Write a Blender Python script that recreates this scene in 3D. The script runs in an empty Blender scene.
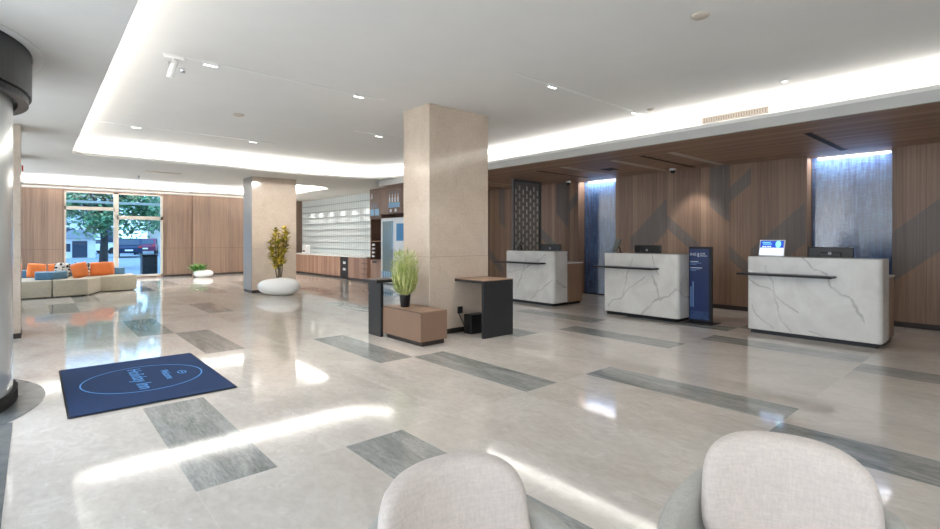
import bpy, bmesh, math, random
from mathutils import Vector, Matrix
R = random.Random(7)
sc = bpy.context.scene
COL = sc.collection
PI = math.pi

# ------------------------------------------------------------------ materials
def lin(c):
    return tuple((x / 12.92 if x <= .04045 else ((x + .055) / 1.055) ** 2.4) for x in c)
def rgb(r, g, b):
    return lin((r / 255, g / 255, b / 255)) + (1,)
class NT:
    def __init__(s, name):
        s.m = bpy.data.materials.new(name); s.m.use_nodes = True
        s.t = s.m.node_tree; s.b = s.t.nodes['Principled BSDF']; s.out = s.t.nodes['Material Output']
    def n(s, typ, **kw):
        nd = s.t.nodes.new(typ)
        for k, v in kw.items():
            if k.startswith('i_'):
                key = k[2:]
                nd.inputs[int(key) if key.isdigit() else key.replace('_', ' ')].default_value = v
            else: setattr(nd, k, v)
        return nd
    def l(s, a, b): s.t.links.new(a, b)
    def math(s, op, a, b=None, clamp=False):
        nd = s.t.nodes.new('ShaderNodeMath'); nd.operation = op; nd.use_clamp = clamp
        for i, v in enumerate((a, b)):
            if v is None: continue
            if isinstance(v, (int, float)): nd.inputs[i].default_value = v
            else: s.l(v, nd.inputs[i])
        return nd.outputs[0]
    def mix(s, f, a, b):
        nd = s.t.nodes.new('ShaderNodeMix'); nd.data_type = 'RGBA'
        for i, v in ((0, f), (6, a), (7, b)):
            if isinstance(v, (int, float, tuple)): nd.inputs[i].default_value = v
            else: s.l(v, nd.inputs[i])
        return nd.outputs[2]
    def ramp(s, f, stops):
        nd = s.t.nodes.new('ShaderNodeValToRGB'); e = nd.color_ramp.elements
        while len(e) < len(stops): e.new(.5)
        for el, (p, c) in zip(e, stops): el.position = p; el.color = c if len(c) == 4 else tuple(c) + (1,)
        s.l(f, nd.inputs[0]); return nd.outputs[0]
    def pos(s):
        return s.n('ShaderNodeNewGeometry').outputs['Position']
    def obj(s):
        return s.n('ShaderNodeTexCoord').outputs['Object']
    def map(s, v, sc=(1, 1, 1), loc=(0, 0, 0), rot=(0, 0, 0)):
        nd = s.n('ShaderNodeMapping'); nd.inputs['Scale'].default_value = sc; nd.inputs['Location'].default_value = loc
        nd.inputs['Rotation'].default_value = rot; s.l(v, nd.inputs[0]); return nd.outputs[0]
    def noise(s, v, scale=5, detail=4, rough=.55, dist=0):
        nd = s.n('ShaderNodeTexNoise'); nd.inputs['Scale'].default_value = scale; nd.inputs['Detail'].default_value = detail
        nd.inputs['Roughness'].default_value = rough; nd.inputs['Distortion'].default_value = dist
        s.l(v, nd.inputs['Vector']); return nd.outputs['Fac']
    def bump(s, h, strength=.2, dist=.01):
        nd = s.n('ShaderNodeBump'); nd.inputs['Strength'].default_value = strength; nd.inputs['Distance'].default_value = dist
        s.l(h, nd.inputs['Height']); s.l(nd.outputs[0], s.b.inputs['Normal'])
def plain(name, col, rough=.5, metal=0, spec=.5, nscale=0, namp=.06):
    a = NT(name); a.b.inputs['Roughness'].default_value = rough; a.b.inputs['Metallic'].default_value = metal
    a.b.inputs['Specular IOR Level'].default_value = spec
    if nscale:
        f = a.noise(a.obj(), nscale, 3)
        d = tuple(max(0, c * (1 - namp)) for c in col[:3]) + (1,); u = tuple(min(1, c * (1 + namp)) for c in col[:3]) + (1,)
        a.l(a.ramp(f, [(.3, d), (.7, u)]), a.b.inputs['Base Color'])
    else: a.b.inputs['Base Color'].default_value = col
    return a.m
def emit(name, col, s):
    a = NT(name); a.b.inputs['Base Color'].default_value = (0, 0, 0, 1)
    a.b.inputs['Emission Color'].default_value = col; a.b.inputs['Emission Strength'].default_value = s
    return a.m
def wood(name, dark, light, axis, plank=.11, rough=.45, grain='z'):
    """vertical (or lengthwise) planks; axis = coordinate across the planks"""
    a = NT(name); p = a.pos(); sx = a.n('ShaderNodeSeparateXYZ'); a.l(p, sx.inputs[0])
    c = sx.outputs['xyz'.index(axis)]
    cell = a.math('FLOOR', a.math('DIVIDE', c, plank))
    wn = a.n('ShaderNodeTexWhiteNoise', noise_dimensions='1D'); a.l(cell, wn.inputs['W'])
    scl = {'x': (1.2, 30, 30), 'y': (30, 1.2, 30), 'z': (34, 34, 1.0)}[grain]
    off = a.n('ShaderNodeCombineXYZ')
    for i in range(3): a.l(a.math('MULTIPLY', wn.outputs['Value'], 37.0), off.inputs[i])
    va = a.n('ShaderNodeVectorMath', operation='ADD'); a.l(a.map(p, scl), va.inputs[0]); a.l(off.outputs[0], va.inputs[1])
    g = a.noise(va.outputs[0], 1.0, 5, .62, .4)
    g2 = a.noise(a.map(va.outputs[0], (.22, .22, .22)), 1.0, 3, .6, .6)
    f = a.math('ADD', a.math('MULTIPLY', g, .55), a.math('ADD', a.math('MULTIPLY', g2, .3), a.math('MULTIPLY', wn.outputs['Value'], .26)))
    colr = a.ramp(f, [(.34, dark), (.74, light)])
    fr = a.math('FRACT', a.math('DIVIDE', c, plank))
    seam = a.math('LESS_THAN', fr, .022)
    dk = tuple(x * .45 for x in dark[:3]) + (1,)
    a.l(a.mix(a.math('MULTIPLY', seam, .75), colr, dk), a.b.inputs['Base Color'])
    a.b.inputs['Roughness'].default_value = rough
    a.bump(g, .06, .004)
    return a.m
M = {}
M['white_paint'] = plain('ceiling_paint', rgb(226, 225, 222), .85, nscale=3, namp=.012)
M['plaster'] = plain('plaster', rgb(214, 212, 207), .8, nscale=3, namp=.02)
M['wood_x'] = wood('walnut_far', rgb(106, 86, 73), rgb(150, 126, 109), 'x', .17, .42)
M['wood_y'] = wood('walnut_reception', rgb(114, 90, 75), rgb(160, 132, 110), 'y', .115, .4)
M['wood_grey_y'] = wood('smoked_oak_reception', rgb(98, 88, 83), rgb(128, 117, 110), 'y', .115, .45)
M['wood_ceil'] = wood('walnut_ceiling', rgb(132, 106, 88), rgb(178, 148, 126), 'x', .12, .45, 'y')
M['wood_cab'] = wood('walnut_cabinet', rgb(126, 94, 78), rgb(176, 142, 122), 'y', .09, .45)
M['wood_dark'] = wood('dark_walnut', rgb(108, 82, 68), rgb(140, 112, 95), 'y', .4, .45)
M['wood_top'] = wood('oak_top', rgb(136, 108, 88), rgb(172, 142, 118), 'x', .9, .4, 'y')
M['table_dark'] = plain('dark_laminate_top', rgb(84, 72, 66), .3)
M['taupe'] = plain('taupe_laminate', rgb(136, 109, 90), .5, nscale=6, namp=.03)
M['black'] = plain('black_laminate', rgb(34, 35, 38), .5, nscale=20, namp=.1)
M['black_plastic'] = plain('black_plastic', rgb(22, 22, 24), .35)
M['black_metal'] = plain('black_metal', rgb(40, 40, 42), .35, .7)
M['plinth'] = plain('dark_plinth', rgb(48, 40, 36), .5)
M['steel'] = plain('brushed_steel', rgb(196, 198, 200), .28, .95, nscale=30, namp=.05)
M['mirror_steel'] = plain('satin_steel', rgb(150, 147, 142), .42, .5)
M['alu'] = plain('anodised_aluminium', rgb(188, 182, 172), .4, .5)
M['frame_cream'] = plain('cream_frame', rgb(206, 198, 184), .5)
M['white_gloss'] = plain('white_gloss', rgb(240, 240, 238), .2)
M['white_plastic'] = plain('white_plastic', rgb(232, 232, 230), .4)
M['stone_white'] = plain('white_composite', rgb(236, 234, 230), .25, nscale=8, namp=.02)
M['canopy'] = plain('canopy_charcoal', rgb(62, 64, 66), .42, .35)
M['drum'] = plain('drum_panel', rgb(200, 205, 207), .2, .35)
M['rubber'] = plain('black_rubber', rgb(20, 20, 21), .7)
M['disc_beige'] = plain('disc_beige', rgb(196, 186, 172), .6)
M['slot_black'] = plain('slot_black', rgb(14, 14, 15), .6)
M['slot_white'] = plain('slot_white', rgb(205, 196, 184), .5)
M['ledge'] = plain('ledge_metal', rgb(150, 156, 158), .4, .6)
M['grille_beige'] = plain('grille_beige', rgb(140, 130, 118), .6)
M['soffit_grey'] = plain('soffit_grey', rgb(184, 184, 182), .8, nscale=3, namp=.02)
M['lamp'] = emit('lamp_lens', (1, .97, .92, 1), 3.5)

def marble_floor(name, base, vein, light, tone, rough, stretch=(1.0, .55, 1), turn=.5):
    a = NT(name); p = a.pos()
    wn = a.n('ShaderNodeTexWhiteNoise', noise_dimensions='2D')
    sx = a.n('ShaderNodeSeparateXYZ'); a.l(p, sx.inputs[0])
    cx = a.math('FLOOR', a.math('DIVIDE', a.math('SUBTRACT', sx.outputs[0], .65), .871))
    cy = a.math('FLOOR', a.math('DIVIDE', a.math('SUBTRACT', sx.outputs[1], 1.22), 1.73))
    cc = a.n('ShaderNodeCombineXYZ'); a.l(cx, cc.inputs[0]); a.l(cy, cc.inputs[1]); a.l(cc.outputs[0], wn.inputs['Vector'])
    off = a.n('ShaderNodeVectorMath', operation='SCALE'); a.l(wn.outputs['Color'], off.inputs[0]); off.inputs['Scale'].default_value = 13
    va = a.n('ShaderNodeVectorMath', operation='ADD'); a.l(p, va.inputs[0]); a.l(off.outputs[0], va.inputs[1])
    v = a.map(va.outputs[0], stretch, rot=(0, 0, turn))
    n1 = a.noise(v, 1.6, 7, .62, .9); n2 = a.noise(v, 4.2, 6, .6, 1.6); n3 = a.noise(v, 22, 4, .6, .3)
    colr = a.ramp(a.math('ADD', a.math('MULTIPLY', n1, .6), a.math('MULTIPLY', n3, .4)), [(.3, tone), (.5, base), (.72, light)])
    ve = a.math('ABSOLUTE', a.math('SUBTRACT', n2, .5))
    vm = a.math('SUBTRACT', 1, a.math('MULTIPLY', ve, 26), True)
    vm = a.math('MULTIPLY', vm, a.math('MULTIPLY', a.math('GREATER_THAN', n1, .5), .4))
    colr = a.mix(vm, colr, vein)
    tv = a.math('MULTIPLY', wn.outputs['Value'], .16)
    colr = a.mix(tv, colr, tone)
    # joints
    fx = a.math('FRACT', a.math('DIVIDE', a.math('SUBTRACT', sx.outputs[0], .65), .871))
    fy = a.math('FRACT', a.math('DIVIDE', a.math('SUBTRACT', sx.outputs[1], 1.22), 1.73))
    j = a.math('MAXIMUM', a.math('LESS_THAN', fx, .0045), a.math('LESS_THAN', fy, .0022))
    a.l(a.mix(a.math('MULTIPLY', j, .45), colr, light), a.b.inputs['Base Color'])
    a.b.inputs['Roughness'].default_value = rough
    a.b.inputs['Specular IOR Level'].default_value = .75
    return a.m
M['floor'] = marble_floor('beige_marble', rgb(212, 205, 196), rgb(238, 232, 224), rgb(227, 221, 213), rgb(192, 183, 173), .06)
M['floor_grey'] = marble_floor('grey_marble', rgb(158, 159, 155), rgb(206, 206, 200), rgb(184, 184, 178), rgb(104, 107, 106), .06, (3.2, .55, 1), .12)
M['sill_grey'] = plain('threshold_granite', rgb(98, 104, 106), .25, nscale=9, namp=.18)

def col_marble():
    a = NT('cream_marble'); p = a.pos()
    n1 = a.noise(p, 2.2, 6, .6, .8); n2 = a.noise(p, 30, 4, .7, .2)
    c = a.ramp(a.math('ADD', a.math('MULTIPLY', n1, .5), a.math('MULTIPLY', n2, .5)), [(.3, rgb(188, 170, 152)), (.52, rgb(205, 189, 172)), (.75, rgb(219, 205, 190))])
    sx = a.n('ShaderNodeSeparateXYZ'); a.l(p, sx.inputs[0])
    j = a.math('LESS_THAN', a.math('ABSOLUTE', a.math('SUBTRACT', sx.outputs[2], 1.1)), .003)
    a.l(a.mix(a.math('MULTIPLY', j, .5), c, rgb(140, 120, 100)), a.b.inputs['Base Color'])
    a.b.inputs['Roughness'].default_value = .1
    return a.m
M['column'] = col_marble()

def desk_marble(seed, veins):
    """white marble, explicit grey veins as (y0,z0,y1,z1,width) in world coordinates on the front"""
    a = NT('white_marble'); p = a.pos(); sx = a.n('ShaderNodeSeparateXYZ'); a.l(p, sx.inputs[0])
    wob = a.math('MULTIPLY', a.math('SUBTRACT', a.noise(a.map(p, loc=(seed, 0, 0)), 3, 5, .5), .5), .26)
    wob2 = a.math('MULTIPLY', a.math('SUBTRACT', a.noise(a.map(p, loc=(seed + 9, 4, 0)), 3, 5, .5), .5), .26)
    y = a.math('ADD', a.math('ADD', sx.outputs[1], wob), a.math('MULTIPLY', sx.outputs[0], .6)); z = a.math('ADD', sx.outputs[2], wob2)
    tot = None
    fade = a.noise(a.map(p, loc=(seed, 3, 1)), 4, 3)
    for (y0, z0, y1, z1, w) in veins:
        y0 += 7.75 * .6; y1 += 7.75 * .6
        L = math.hypot(y1 - y0, z1 - z0); dy, dz = (y1 - y0) / L, (z1 - z0) / L
        qy = a.math('SUBTRACT', y, y0); qz = a.math('SUBTRACT', z, z0)
        al = a.math('ADD', a.math('MULTIPLY', qy, dy), a.math('MULTIPLY', qz, dz))
        ac = a.math('ABSOLUTE', a.math('SUBTRACT', a.math('MULTIPLY', qy, dz), a.math('MULTIPLY', qz, dy)))
        core = a.math('SUBTRACT', 1, a.math('DIVIDE', ac, w * 1.35), True)
        ins = a.math('MULTIPLY', a.math('GREATER_THAN', al, 0), a.math('LESS_THAN', al, L))
        v = a.math('MULTIPLY', core, ins)
        tot = v if tot is None else a.math('MAXIMUM', tot, v)
    tot = a.math('MULTIPLY', tot, a.math('ADD', .02, fade))
    c = a.ramp(a.noise(a.map(p, loc=(seed, 1, 2)), 2.5, 5, .6, .6), [(.35, rgb(212, 210, 206)), (.65, rgb(230, 229, 226))])
    a.l(a.mix(tot, c, rgb(140, 140, 140)), a.b.inputs['Base Color'])
    a.b.inputs['Roughness'].default_value = .22
    return a.m

def fabric(name, col, sc_=160, amp=.1):
    a = NT(name); p = a.obj()
    n = a.noise(a.map(p, (sc_ * .18, sc_ * .18, sc_)), 1, 3, .6); n2 = a.noise(a.map(p, (sc_, sc_, sc_ * .2)), 1, 3, .6)
    f = a.math('MULTIPLY', a.math('ADD', n, n2), .5)
    d = tuple(c * (1 - amp) for c in col[:3]) + (1,); u = tuple(min(1, c * (1 + amp)) for c in col[:3]) + (1,)
    a.l(a.ramp(f, [(.35, d), (.65, u)]), a.b.inputs['Base Color'])
    a.b.inputs['Roughness'].default_value = .9
    a.b.inputs['Sheen Weight'].default_value = .3
    a.bump(f, .12, .002)
    return a.m
M['fab_beige'] = fabric('chair_beige', rgb(208, 195, 185))
M['fab_grey'] = fabric('chair_shell_grey', rgb(168, 164, 155))
M['fab_sofa'] = fabric('sofa_stone', rgb(190, 182, 162), 60)
M['fab_blue'] = fabric('sofa_blue', rgb(88, 132, 164), 60)
M['fab_orange'] = fabric('cushion_orange', rgb(226, 122, 58), 60)
def patterned():
    a = NT('cushion_pattern'); v = a.n('ShaderNodeTexVoronoi'); v.inputs['Scale'].default_value = 16; a.l(a.obj(), v.inputs['Vector'])
    a.l(a.ramp(v.outputs['Distance'], [(.44, rgb(30, 30, 36)), (.5, rgb(226, 222, 212))]), a.b.inputs['Base Color']); a.b.inputs['Roughness'].default_value = .9
    return a.m
M['fab_pattern'] = patterned()
def rugmat():
    a = NT('mat_pile'); p = a.obj(); n = a.noise(p, 320, 2); n2 = a.noise(a.map(p, (8, 40, 1)), 1, 3)
    f = a.math('ADD', a.math('MULTIPLY', n, .6), a.math('MULTIPLY', n2, .4))
    a.l(a.ramp(f, [(.3, rgb(8, 34, 70)), (.7, rgb(20, 60, 108))]), a.b.inputs['Base Color']); a.b.inputs['Roughness'].default_value = .95
    a.bump(n, .5, .003); return a.m
M['rug'] = rugmat()
M['rug_ink'] = plain('mat_light_blue', rgb(92, 160, 228), .9, nscale=200, namp=.15)
def bluepanel():
    a = NT('blue_glass_mosaic'); p = a.pos()
    n1 = a.noise(a.map(p, (1, 26, 2.2)), 1, 5, .65, .5); n2 = a.noise(a.map(p, (1, 9, 60)), 1, 3, .6, .3); n3 = a.noise(p, 1.3, 3)
    f = a.math('ADD', a.math('MULTIPLY', n1, .5), a.math('ADD', a.math('MULTIPLY', n2, .25), a.math('MULTIPLY', n3, .3)))
    a.l(a.ramp(f, [(.33, rgb(42, 52, 78)), (.5, rgb(64, 82, 120)), (.63, rgb(86, 118, 160)), (.78, rgb(150, 184, 206))]), a.b.inputs['Base Color'])
    a.b.inputs['IOR'].default_value = 1.65; a.b.inputs['Roughness'].default_value = .07; a.b.inputs['Specular IOR Level'].default_value = .8
    a.bump(a.math('ADD', n2, a.math('MULTIPLY', a.noise(a.map(p, (1, 3, 1.5)), 1, 2), 2.0)), .1, .02)
    return a.m
M['blue_panel'] = bluepanel()
def fluted():
    a = NT('fluted_backlit_glass'); p = a.pos(); sx = a.n('ShaderNodeSeparateXYZ'); a.l(p, sx.inputs[0])
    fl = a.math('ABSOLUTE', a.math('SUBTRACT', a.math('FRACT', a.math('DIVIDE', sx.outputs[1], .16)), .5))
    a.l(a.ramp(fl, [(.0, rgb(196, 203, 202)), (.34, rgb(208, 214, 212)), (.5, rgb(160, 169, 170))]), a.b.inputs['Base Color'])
    a.b.inputs['Roughness'].default_value = .25
    a.bump(fl, .25, .02)
    a.b.inputs['Emission Color'].default_value = (.86, .95, .95, 1); a.b.inputs['Emission Strength'].default_value = .05
    return a.m
M['fluted'] = fluted()
def glass(name, tint=(.8, .9, 1, 1), refl=.12):
    a = NT(name); t = a.t
    tr = t.nodes.new('ShaderNodeBsdfTransparent'); tr.inputs[0].default_value = tint
    gl = t.nodes.new('ShaderNodeBsdfGlossy'); gl.inputs['Roughness'].default_value = .03
    mx = t.nodes.new('ShaderNodeMixShader'); mx.inputs[0].default_value = refl
    fr = t.nodes.new('ShaderNodeLayerWeight'); fr.inputs[0].default_value = .25
    a.l(a.math('MULTIPLY', fr.outputs['Fresnel'], .9), mx.inputs[0])
    a.l(tr.outputs[0], mx.inputs[1]); a.l(gl.outputs[0], mx.inputs[2]); a.l(mx.outputs[0], a.out.inputs[0])
    return a.m
M['glass_blue'] = glass('window_glass_blue', (.4, .7, 1, 1))
M['glass'] = glass('facade_glass', (.5, .52, .53, 1))
M['fridge_glass'] = plain('fridge_glass', rgb(120, 131, 124), .15, 0, .4)
M['sign_blue'] = plain('sign_blue', rgb(9, 40, 92), .35)
M['sign_ink'] = plain('sign_white', rgb(214, 222, 236), .5)
M['sign_ink_dim'] = plain('sign_pale_blue', rgb(96, 128, 176), .5)
M['frame_grey'] = plain('frame_grey', rgb(96, 94, 92), .5, .3)
M['mesh_grey'] = plain('mesh_grey', rgb(128, 123, 117), .6, .2)
M['screen_blue'] = emit('screen_blue', rgb(22, 58, 150), 1.2)
M['screen_white'] = emit('screen_white', rgb(206, 222, 246), 1.1)
M['screen_teal'] = emit('screen_teal', rgb(120, 205, 228), 1.1)
M['fridge_screen'] = emit('fridge_screen', rgb(36, 128, 186), .3)
M['tablet_grey'] = plain('tablet_screen_off', rgb(126, 130, 126), .2)
M['decal_white'] = plain('decal_white', rgb(226, 230, 236), .5)
M['decal_blue'] = plain('decal_blue', rgb(140, 184, 218), .5)
M['decal_grey'] = plain('decal_grey', rgb(120, 128, 140), .5)
def leafmat(name, c1, c2, c3):
    a = NT(name); g = a.n('ShaderNodeNewGeometry')
    a.l(a.ramp(g.outputs['Random Per Island'], [(.0, c1), (.5, c2), (1, c3)]), a.b.inputs['Base Color']); a.b.inputs['Roughness'].default_value = .5
    return a.m
M['grass'] = leafmat('grass_blades', rgb(128, 146, 66), rgb(176, 190, 104), rgb(222, 220, 160))
M['croton'] = leafmat('croton_leaves', rgb(128, 132, 44), rgb(186, 164, 58), rgb(232, 210, 92))
M['fern'] = leafmat('fern_leaves', rgb(70, 124, 52), rgb(110, 164, 78), rgb(168, 200, 128))
M['tree'] = leafmat('street_tree_leaves', rgb(44, 92, 66), rgb(78, 126, 84), rgb(128, 164, 110))
M['bark'] = plain('bark', rgb(110, 96, 78), .8, nscale=25, namp=.25)
M['bark_dark'] = plain('bark_dark', rgb(62, 58, 56), .9, nscale=12, namp=.25)
M['asphalt'] = plain('asphalt', rgb(128, 134, 142), .85, nscale=4, namp=.06)
M['stucco'] = plain('stucco_pale', rgb(214, 214, 216), .8, nscale=3, namp=.04)
M['stucco_warm'] = plain('stucco_warm', rgb(206, 196, 184), .8, nscale=3, namp=.04)
M['dark_glass'] = plain('dark_glass', rgb(52, 64, 80), .12)
M['roof_grey'] = plain('roof_grey', rgb(92, 98, 104), .7, nscale=9, namp=.12)
M['car_dark'] = plain('car_paint_dark', rgb(38, 52, 78), .25, .3)
M['car_maroon'] = plain('car_paint_maroon', rgb(112, 52, 78), .25, .3)
M['car_white'] = plain('car_paint_white', rgb(226, 228, 230), .25)
M['tail'] = plain('tail_light', rgb(190, 40, 40), .3)
M['sign_red'] = plain('road_sign_red', rgb(206, 60, 60), .5)

# ------------------------------------------------------------------ mesh helpers
class MB:
    def __init__(s): s.bm = bmesh.new(); s.mi = 0
    def face(s, vs):
        try:
            f = s.bm.faces.new(vs); f.material_index = s.mi; return f
        except ValueError: return None
    def box(s, x0, x1, y0, y1, z0, z1, bev=0, seg=2):
        b = bmesh.new()
        bmesh.ops.create_cube(b, size=1)
        for v in b.verts: v.co = Vector(((x0 + x1) / 2 + v.co.x * (x1 - x0), (y0 + y1) / 2 + v.co.y * (y1 - y0), (z0 + z1) / 2 + v.co.z * (z1 - z0)))
        if bev: bmesh.ops.bevel(b, geom=b.edges[:], offset=bev, segments=seg, affect='EDGES', profile=.5)
        return s.merge(b)
    def merge(s, b, mat=None):
        m = {}
        for v in b.verts: m[v] = s.bm.verts.new((mat @ v.co) if mat else v.co)
        for f in b.faces:
            nf = s.face([m[v] for v in f.verts])
            if nf: nf.smooth = f.smooth
        b.free(); return s
    def prism(s, poly, z0, z1, bev=0, seg=2, mat=None):
        b = bmesh.new()
        lo = [b.verts.new((x, y, z0)) for x, y in poly]; hi = [b.verts.new((x, y, z1)) for x, y in poly]
        n = len(poly); b.faces.new(lo[::-1]); b.faces.new(hi)
        for i in range(n): b.faces.new((lo[i], lo[(i + 1) % n], hi[(i + 1) % n], hi[i]))
        bmesh.ops.recalc_face_normals(b, faces=b.faces[:])
        if bev:
            bmesh.ops.bevel(b, geom=b.edges[:], offset=bev, segments=seg, affect='EDGES', profile=.5)
        return s.merge(b, mat)
    def lathe(s, prof, c=(0, 0), seg=24, sx=1, sy=1):
        rings = []
        for r, z in prof:
            if r < 1e-5: rings.append([s.bm.verts.new((c[0], c[1], z))])
            else: rings.append([s.bm.verts.new((c[0] + math.cos(2 * PI * k / seg) * r * sx, c[1] + math.sin(2 * PI * k / seg) * r * sy, z)) for k in range(seg)])
        for a, b in zip(rings, rings[1:]):
            for k in range(seg):
                k2 = (k + 1) % seg
                if len(a) == 1 and len(b) == 1: continue
                if len(a) == 1: f = s.face((a[0], b[k2], b[k]))
                elif len(b) == 1: f = s.face((a[k], a[k2], b[0]))
                else: f = s.face((a[k], a[k2], b[k2], b[k]))
                if f: f.smooth = True
        return s
    def tube(s, pts, r, seg=8, taper=None):
        pts = [Vector(p) for p in pts]; rings = []
        for i, p in enumerate(pts):
            d = (pts[min(i + 1, len(pts) - 1)] - pts[max(i - 1, 0)]).normalized()
            u = d.cross(Vector((0, 0, 1)) if abs(d.z) < .9 else Vector((1, 0, 0))).normalized(); w = d.cross(u)
            rr = r if taper is None else r + (taper - r) * i / (len(pts) - 1)
            rings.append([s.bm.verts.new(p + (u * math.cos(2 * PI * k / seg) + w * math.sin(2 * PI * k / seg)) * rr) for k in range(seg)])
        for a, b in zip(rings, rings[1:]):
            for k in range(seg):
                f = s.face((a[k], a[(k + 1) % seg], b[(k + 1) % seg], b[k]))
                if f: f.smooth = True
        s.face(rings[0][::-1]); s.face(rings[-1]); return s
    def quad(s, *p):
        return s.face([s.bm.verts.new(q) for q in p])
    def leaf(s, base, d, up, L, w):
        """one folded leaf of 4 quads"""
        base = Vector(base); d = Vector(d).normalized(); side = d.cross(Vector(up)).normalized(); n = side.cross(d)
        mid = [base, base + d * L * .5 + n * L * .06, base + d * L]
        a = s.bm.verts.new(mid[0]); m_ = s.bm.verts.new(mid[1]); t = s.bm.verts.new(mid[2])
        l1 = s.bm.verts.new(base + d * L * .4 + side * w + n * w * .4); r1 = s.bm.verts.new(base + d * L * .4 - side * w + n * w * .4)
        s.face((a, m_, l1)); s.face((l1, m_, t)); s.face((a, r1, m_)); s.face((r1, t, m_))
    def build(s, name, mat, parent=None, smooth=None, loc=None, recalc=True):
        if recalc: bmesh.ops.recalc_face_normals(s.bm, faces=s.bm.faces[:])
        me = bpy.data.meshes.new(name); s.bm.to_mesh(me); s.bm.free()
        for m in (mat if isinstance(mat, (list, tuple)) else [mat]): me.materials.append(M[m] if isinstance(m, str) else m)
        if smooth is not None:
            for p in me.polygons: p.use_smooth = smooth
        o = bpy.data.objects.new(name, me); COL.objects.link(o)
        if parent: o.parent = parent
        if loc: o.location = loc
        return o
def thing(name, label, cat, loc=(0, 0, 0), rz=0, group=None):
    o = bpy.data.objects.new(name, None); COL.objects.link(o); o.location = loc; o.rotation_euler = (0, 0, rz); o.empty_display_size = .1
    return tag(o, label, cat, group)
def tag(o, label, cat, group=None, kind=None):
    o['label'] = label; o['category'] = cat
    if group: o['group'] = group
    if kind: o['kind'] = kind
    return o
def struct(o, label=None, cat=None):
    o['kind'] = 'structure'
    if label: o['label'] = label
    if cat: o['category'] = cat
    return o
def copy_tree(o, loc=None, rz=None, label=None):
    c = o.copy(); COL.objects.link(c)
    if loc is not None: c.location = loc
    if rz is not None: c.rotation_euler = (0, 0, rz)
    if label: c['label'] = label
    for ch in list(o.children):
        d = ch.copy(); COL.objects.link(d); d.parent = c
        for g in list(ch.children):
            e = g.copy(); COL.objects.link(e); e.parent = d
    return c
def text_part(name, s, size, mat, parent, loc, rot, extrude=.001, align='LEFT', sx=1.0):
    cu = bpy.data.curves.new(name, 'FONT'); cu.body = s; cu.size = size; cu.extrude = extrude; cu.align_x = align; cu.align_y = 'CENTER'
    cu.resolution_u = 3
    t = bpy.data.objects.new(name, cu); COL.objects.link(t)
    bpy.context.view_layer.update()
    me = bpy.data.meshes.new_from_object(t.evaluated_get(bpy.context.evaluated_depsgraph_get()))
    COL.objects.unlink(t); bpy.data.objects.remove(t); bpy.data.curves.remove(cu)
    me.name = name
    for v in me.vertices: v.co.x *= sx
    me.materials.clear(); me.materials.append(M[mat])
    o = bpy.data.objects.new(name, me); COL.objects.link(o); o.parent = parent; o.location = loc; o.rotation_euler = rot
    return o
def rrect(x0, x1, y0, y1, r, n=6):
    if not isinstance(r, (tuple, list)): r = (r,) * 4
    out = []
    for (cx, cy, a0), rr in zip(((x1, y1, 0), (x0, y1, 90), (x0, y0, 180), (x1, y0, 270)), r):
        sx = -1 if cx == x1 else 1; sy = -1 if cy == y1 else 1
        if rr <= 0: out.append((cx, cy)); continue
        for k in range(n + 1):
            a = math.radians(a0 + 90 * k / n); out.append((cx + sx * rr + math.cos(a) * rr, cy + sy * rr + math.sin(a) * rr))
    return out

# ------------------------------------------------------------------ the setting
HC, LC, RC = 3.23, 2.91, 2.77      # coffer, hall ceiling, reception ceiling
XW = 10.0                          # reception wall
YF = 20.4                          # far wall
YB = -5.0; XL = -.62
# floor: a grid of stone tiles, the grey ones set in
mb = MB(); px, py = .4355, 1.73
grey = {(0, 1), (2, 0), (5, 2), (6, 1), (7, -1), (8, 0), (12, 1), (14, 0), (13, -1), (-1, 6), (1, 4), (2, 3), (10, 2), (4, 5), (9, 4), (0, 7),
        (3, 8), (6, 7), (12, 3), (14, 2), (-2, 8), (1, 9), (5, 9), (9, 8), (13, 5), (11, 6), (16, 1), (17, 0)}
xs = [.65 + px * i for i in range(-4, 24)]; ys = [1.22 + py * j for j in range(-4, 13)]
for i in range(len(xs) - 1):
    for j in range(len(ys) - 1):
        mb.mi = 1 if (i - 4, j - 4) in grey else 0
        if xs[i] < -1.0: continue
        x0, x1, y0, y1 = xs[i], xs[i + 1], ys[j], ys[j + 1]
        mb.quad((x0, y0, 0), (x1, y0, 0), (x1, y1, 0), (x0, y1, 0))
mb.mi = 0
fl = mb.build('floor', ['floor', 'floor_grey'], recalc=False)
bm_ = bmesh.new(); bm_.from_mesh(fl.data); bmesh.ops.remove_doubles(bm_, verts=bm_.verts, dist=1e-4)
bm_.to_mesh(fl.data); bm_.free(); struct(fl)
# threshold stone by the entrance and round inlay by the revolving door
DC = (-1.3, 5.72)
mb = MB(); mb.box(-.62, -.115, -5, 4.95, .0005, .003)
struct(mb.build('trim_threshold', 'sill_grey'))
mb = MB(); mb.prism([(DC[0] + 1.38 * math.cos(2 * PI * k / 64), DC[1] + 1.38 * math.sin(2 * PI * k / 64)) for k in range(64)], .001, .004)
struct(mb.build('trim_door_ring', 'sill_grey'))

# upper ceiling
mb = MB(); mb.box(-1, 10.6, YB - .2, YF + .3, HC, HC + .15); struct(mb.build('ceiling', 'white_paint'))
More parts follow.
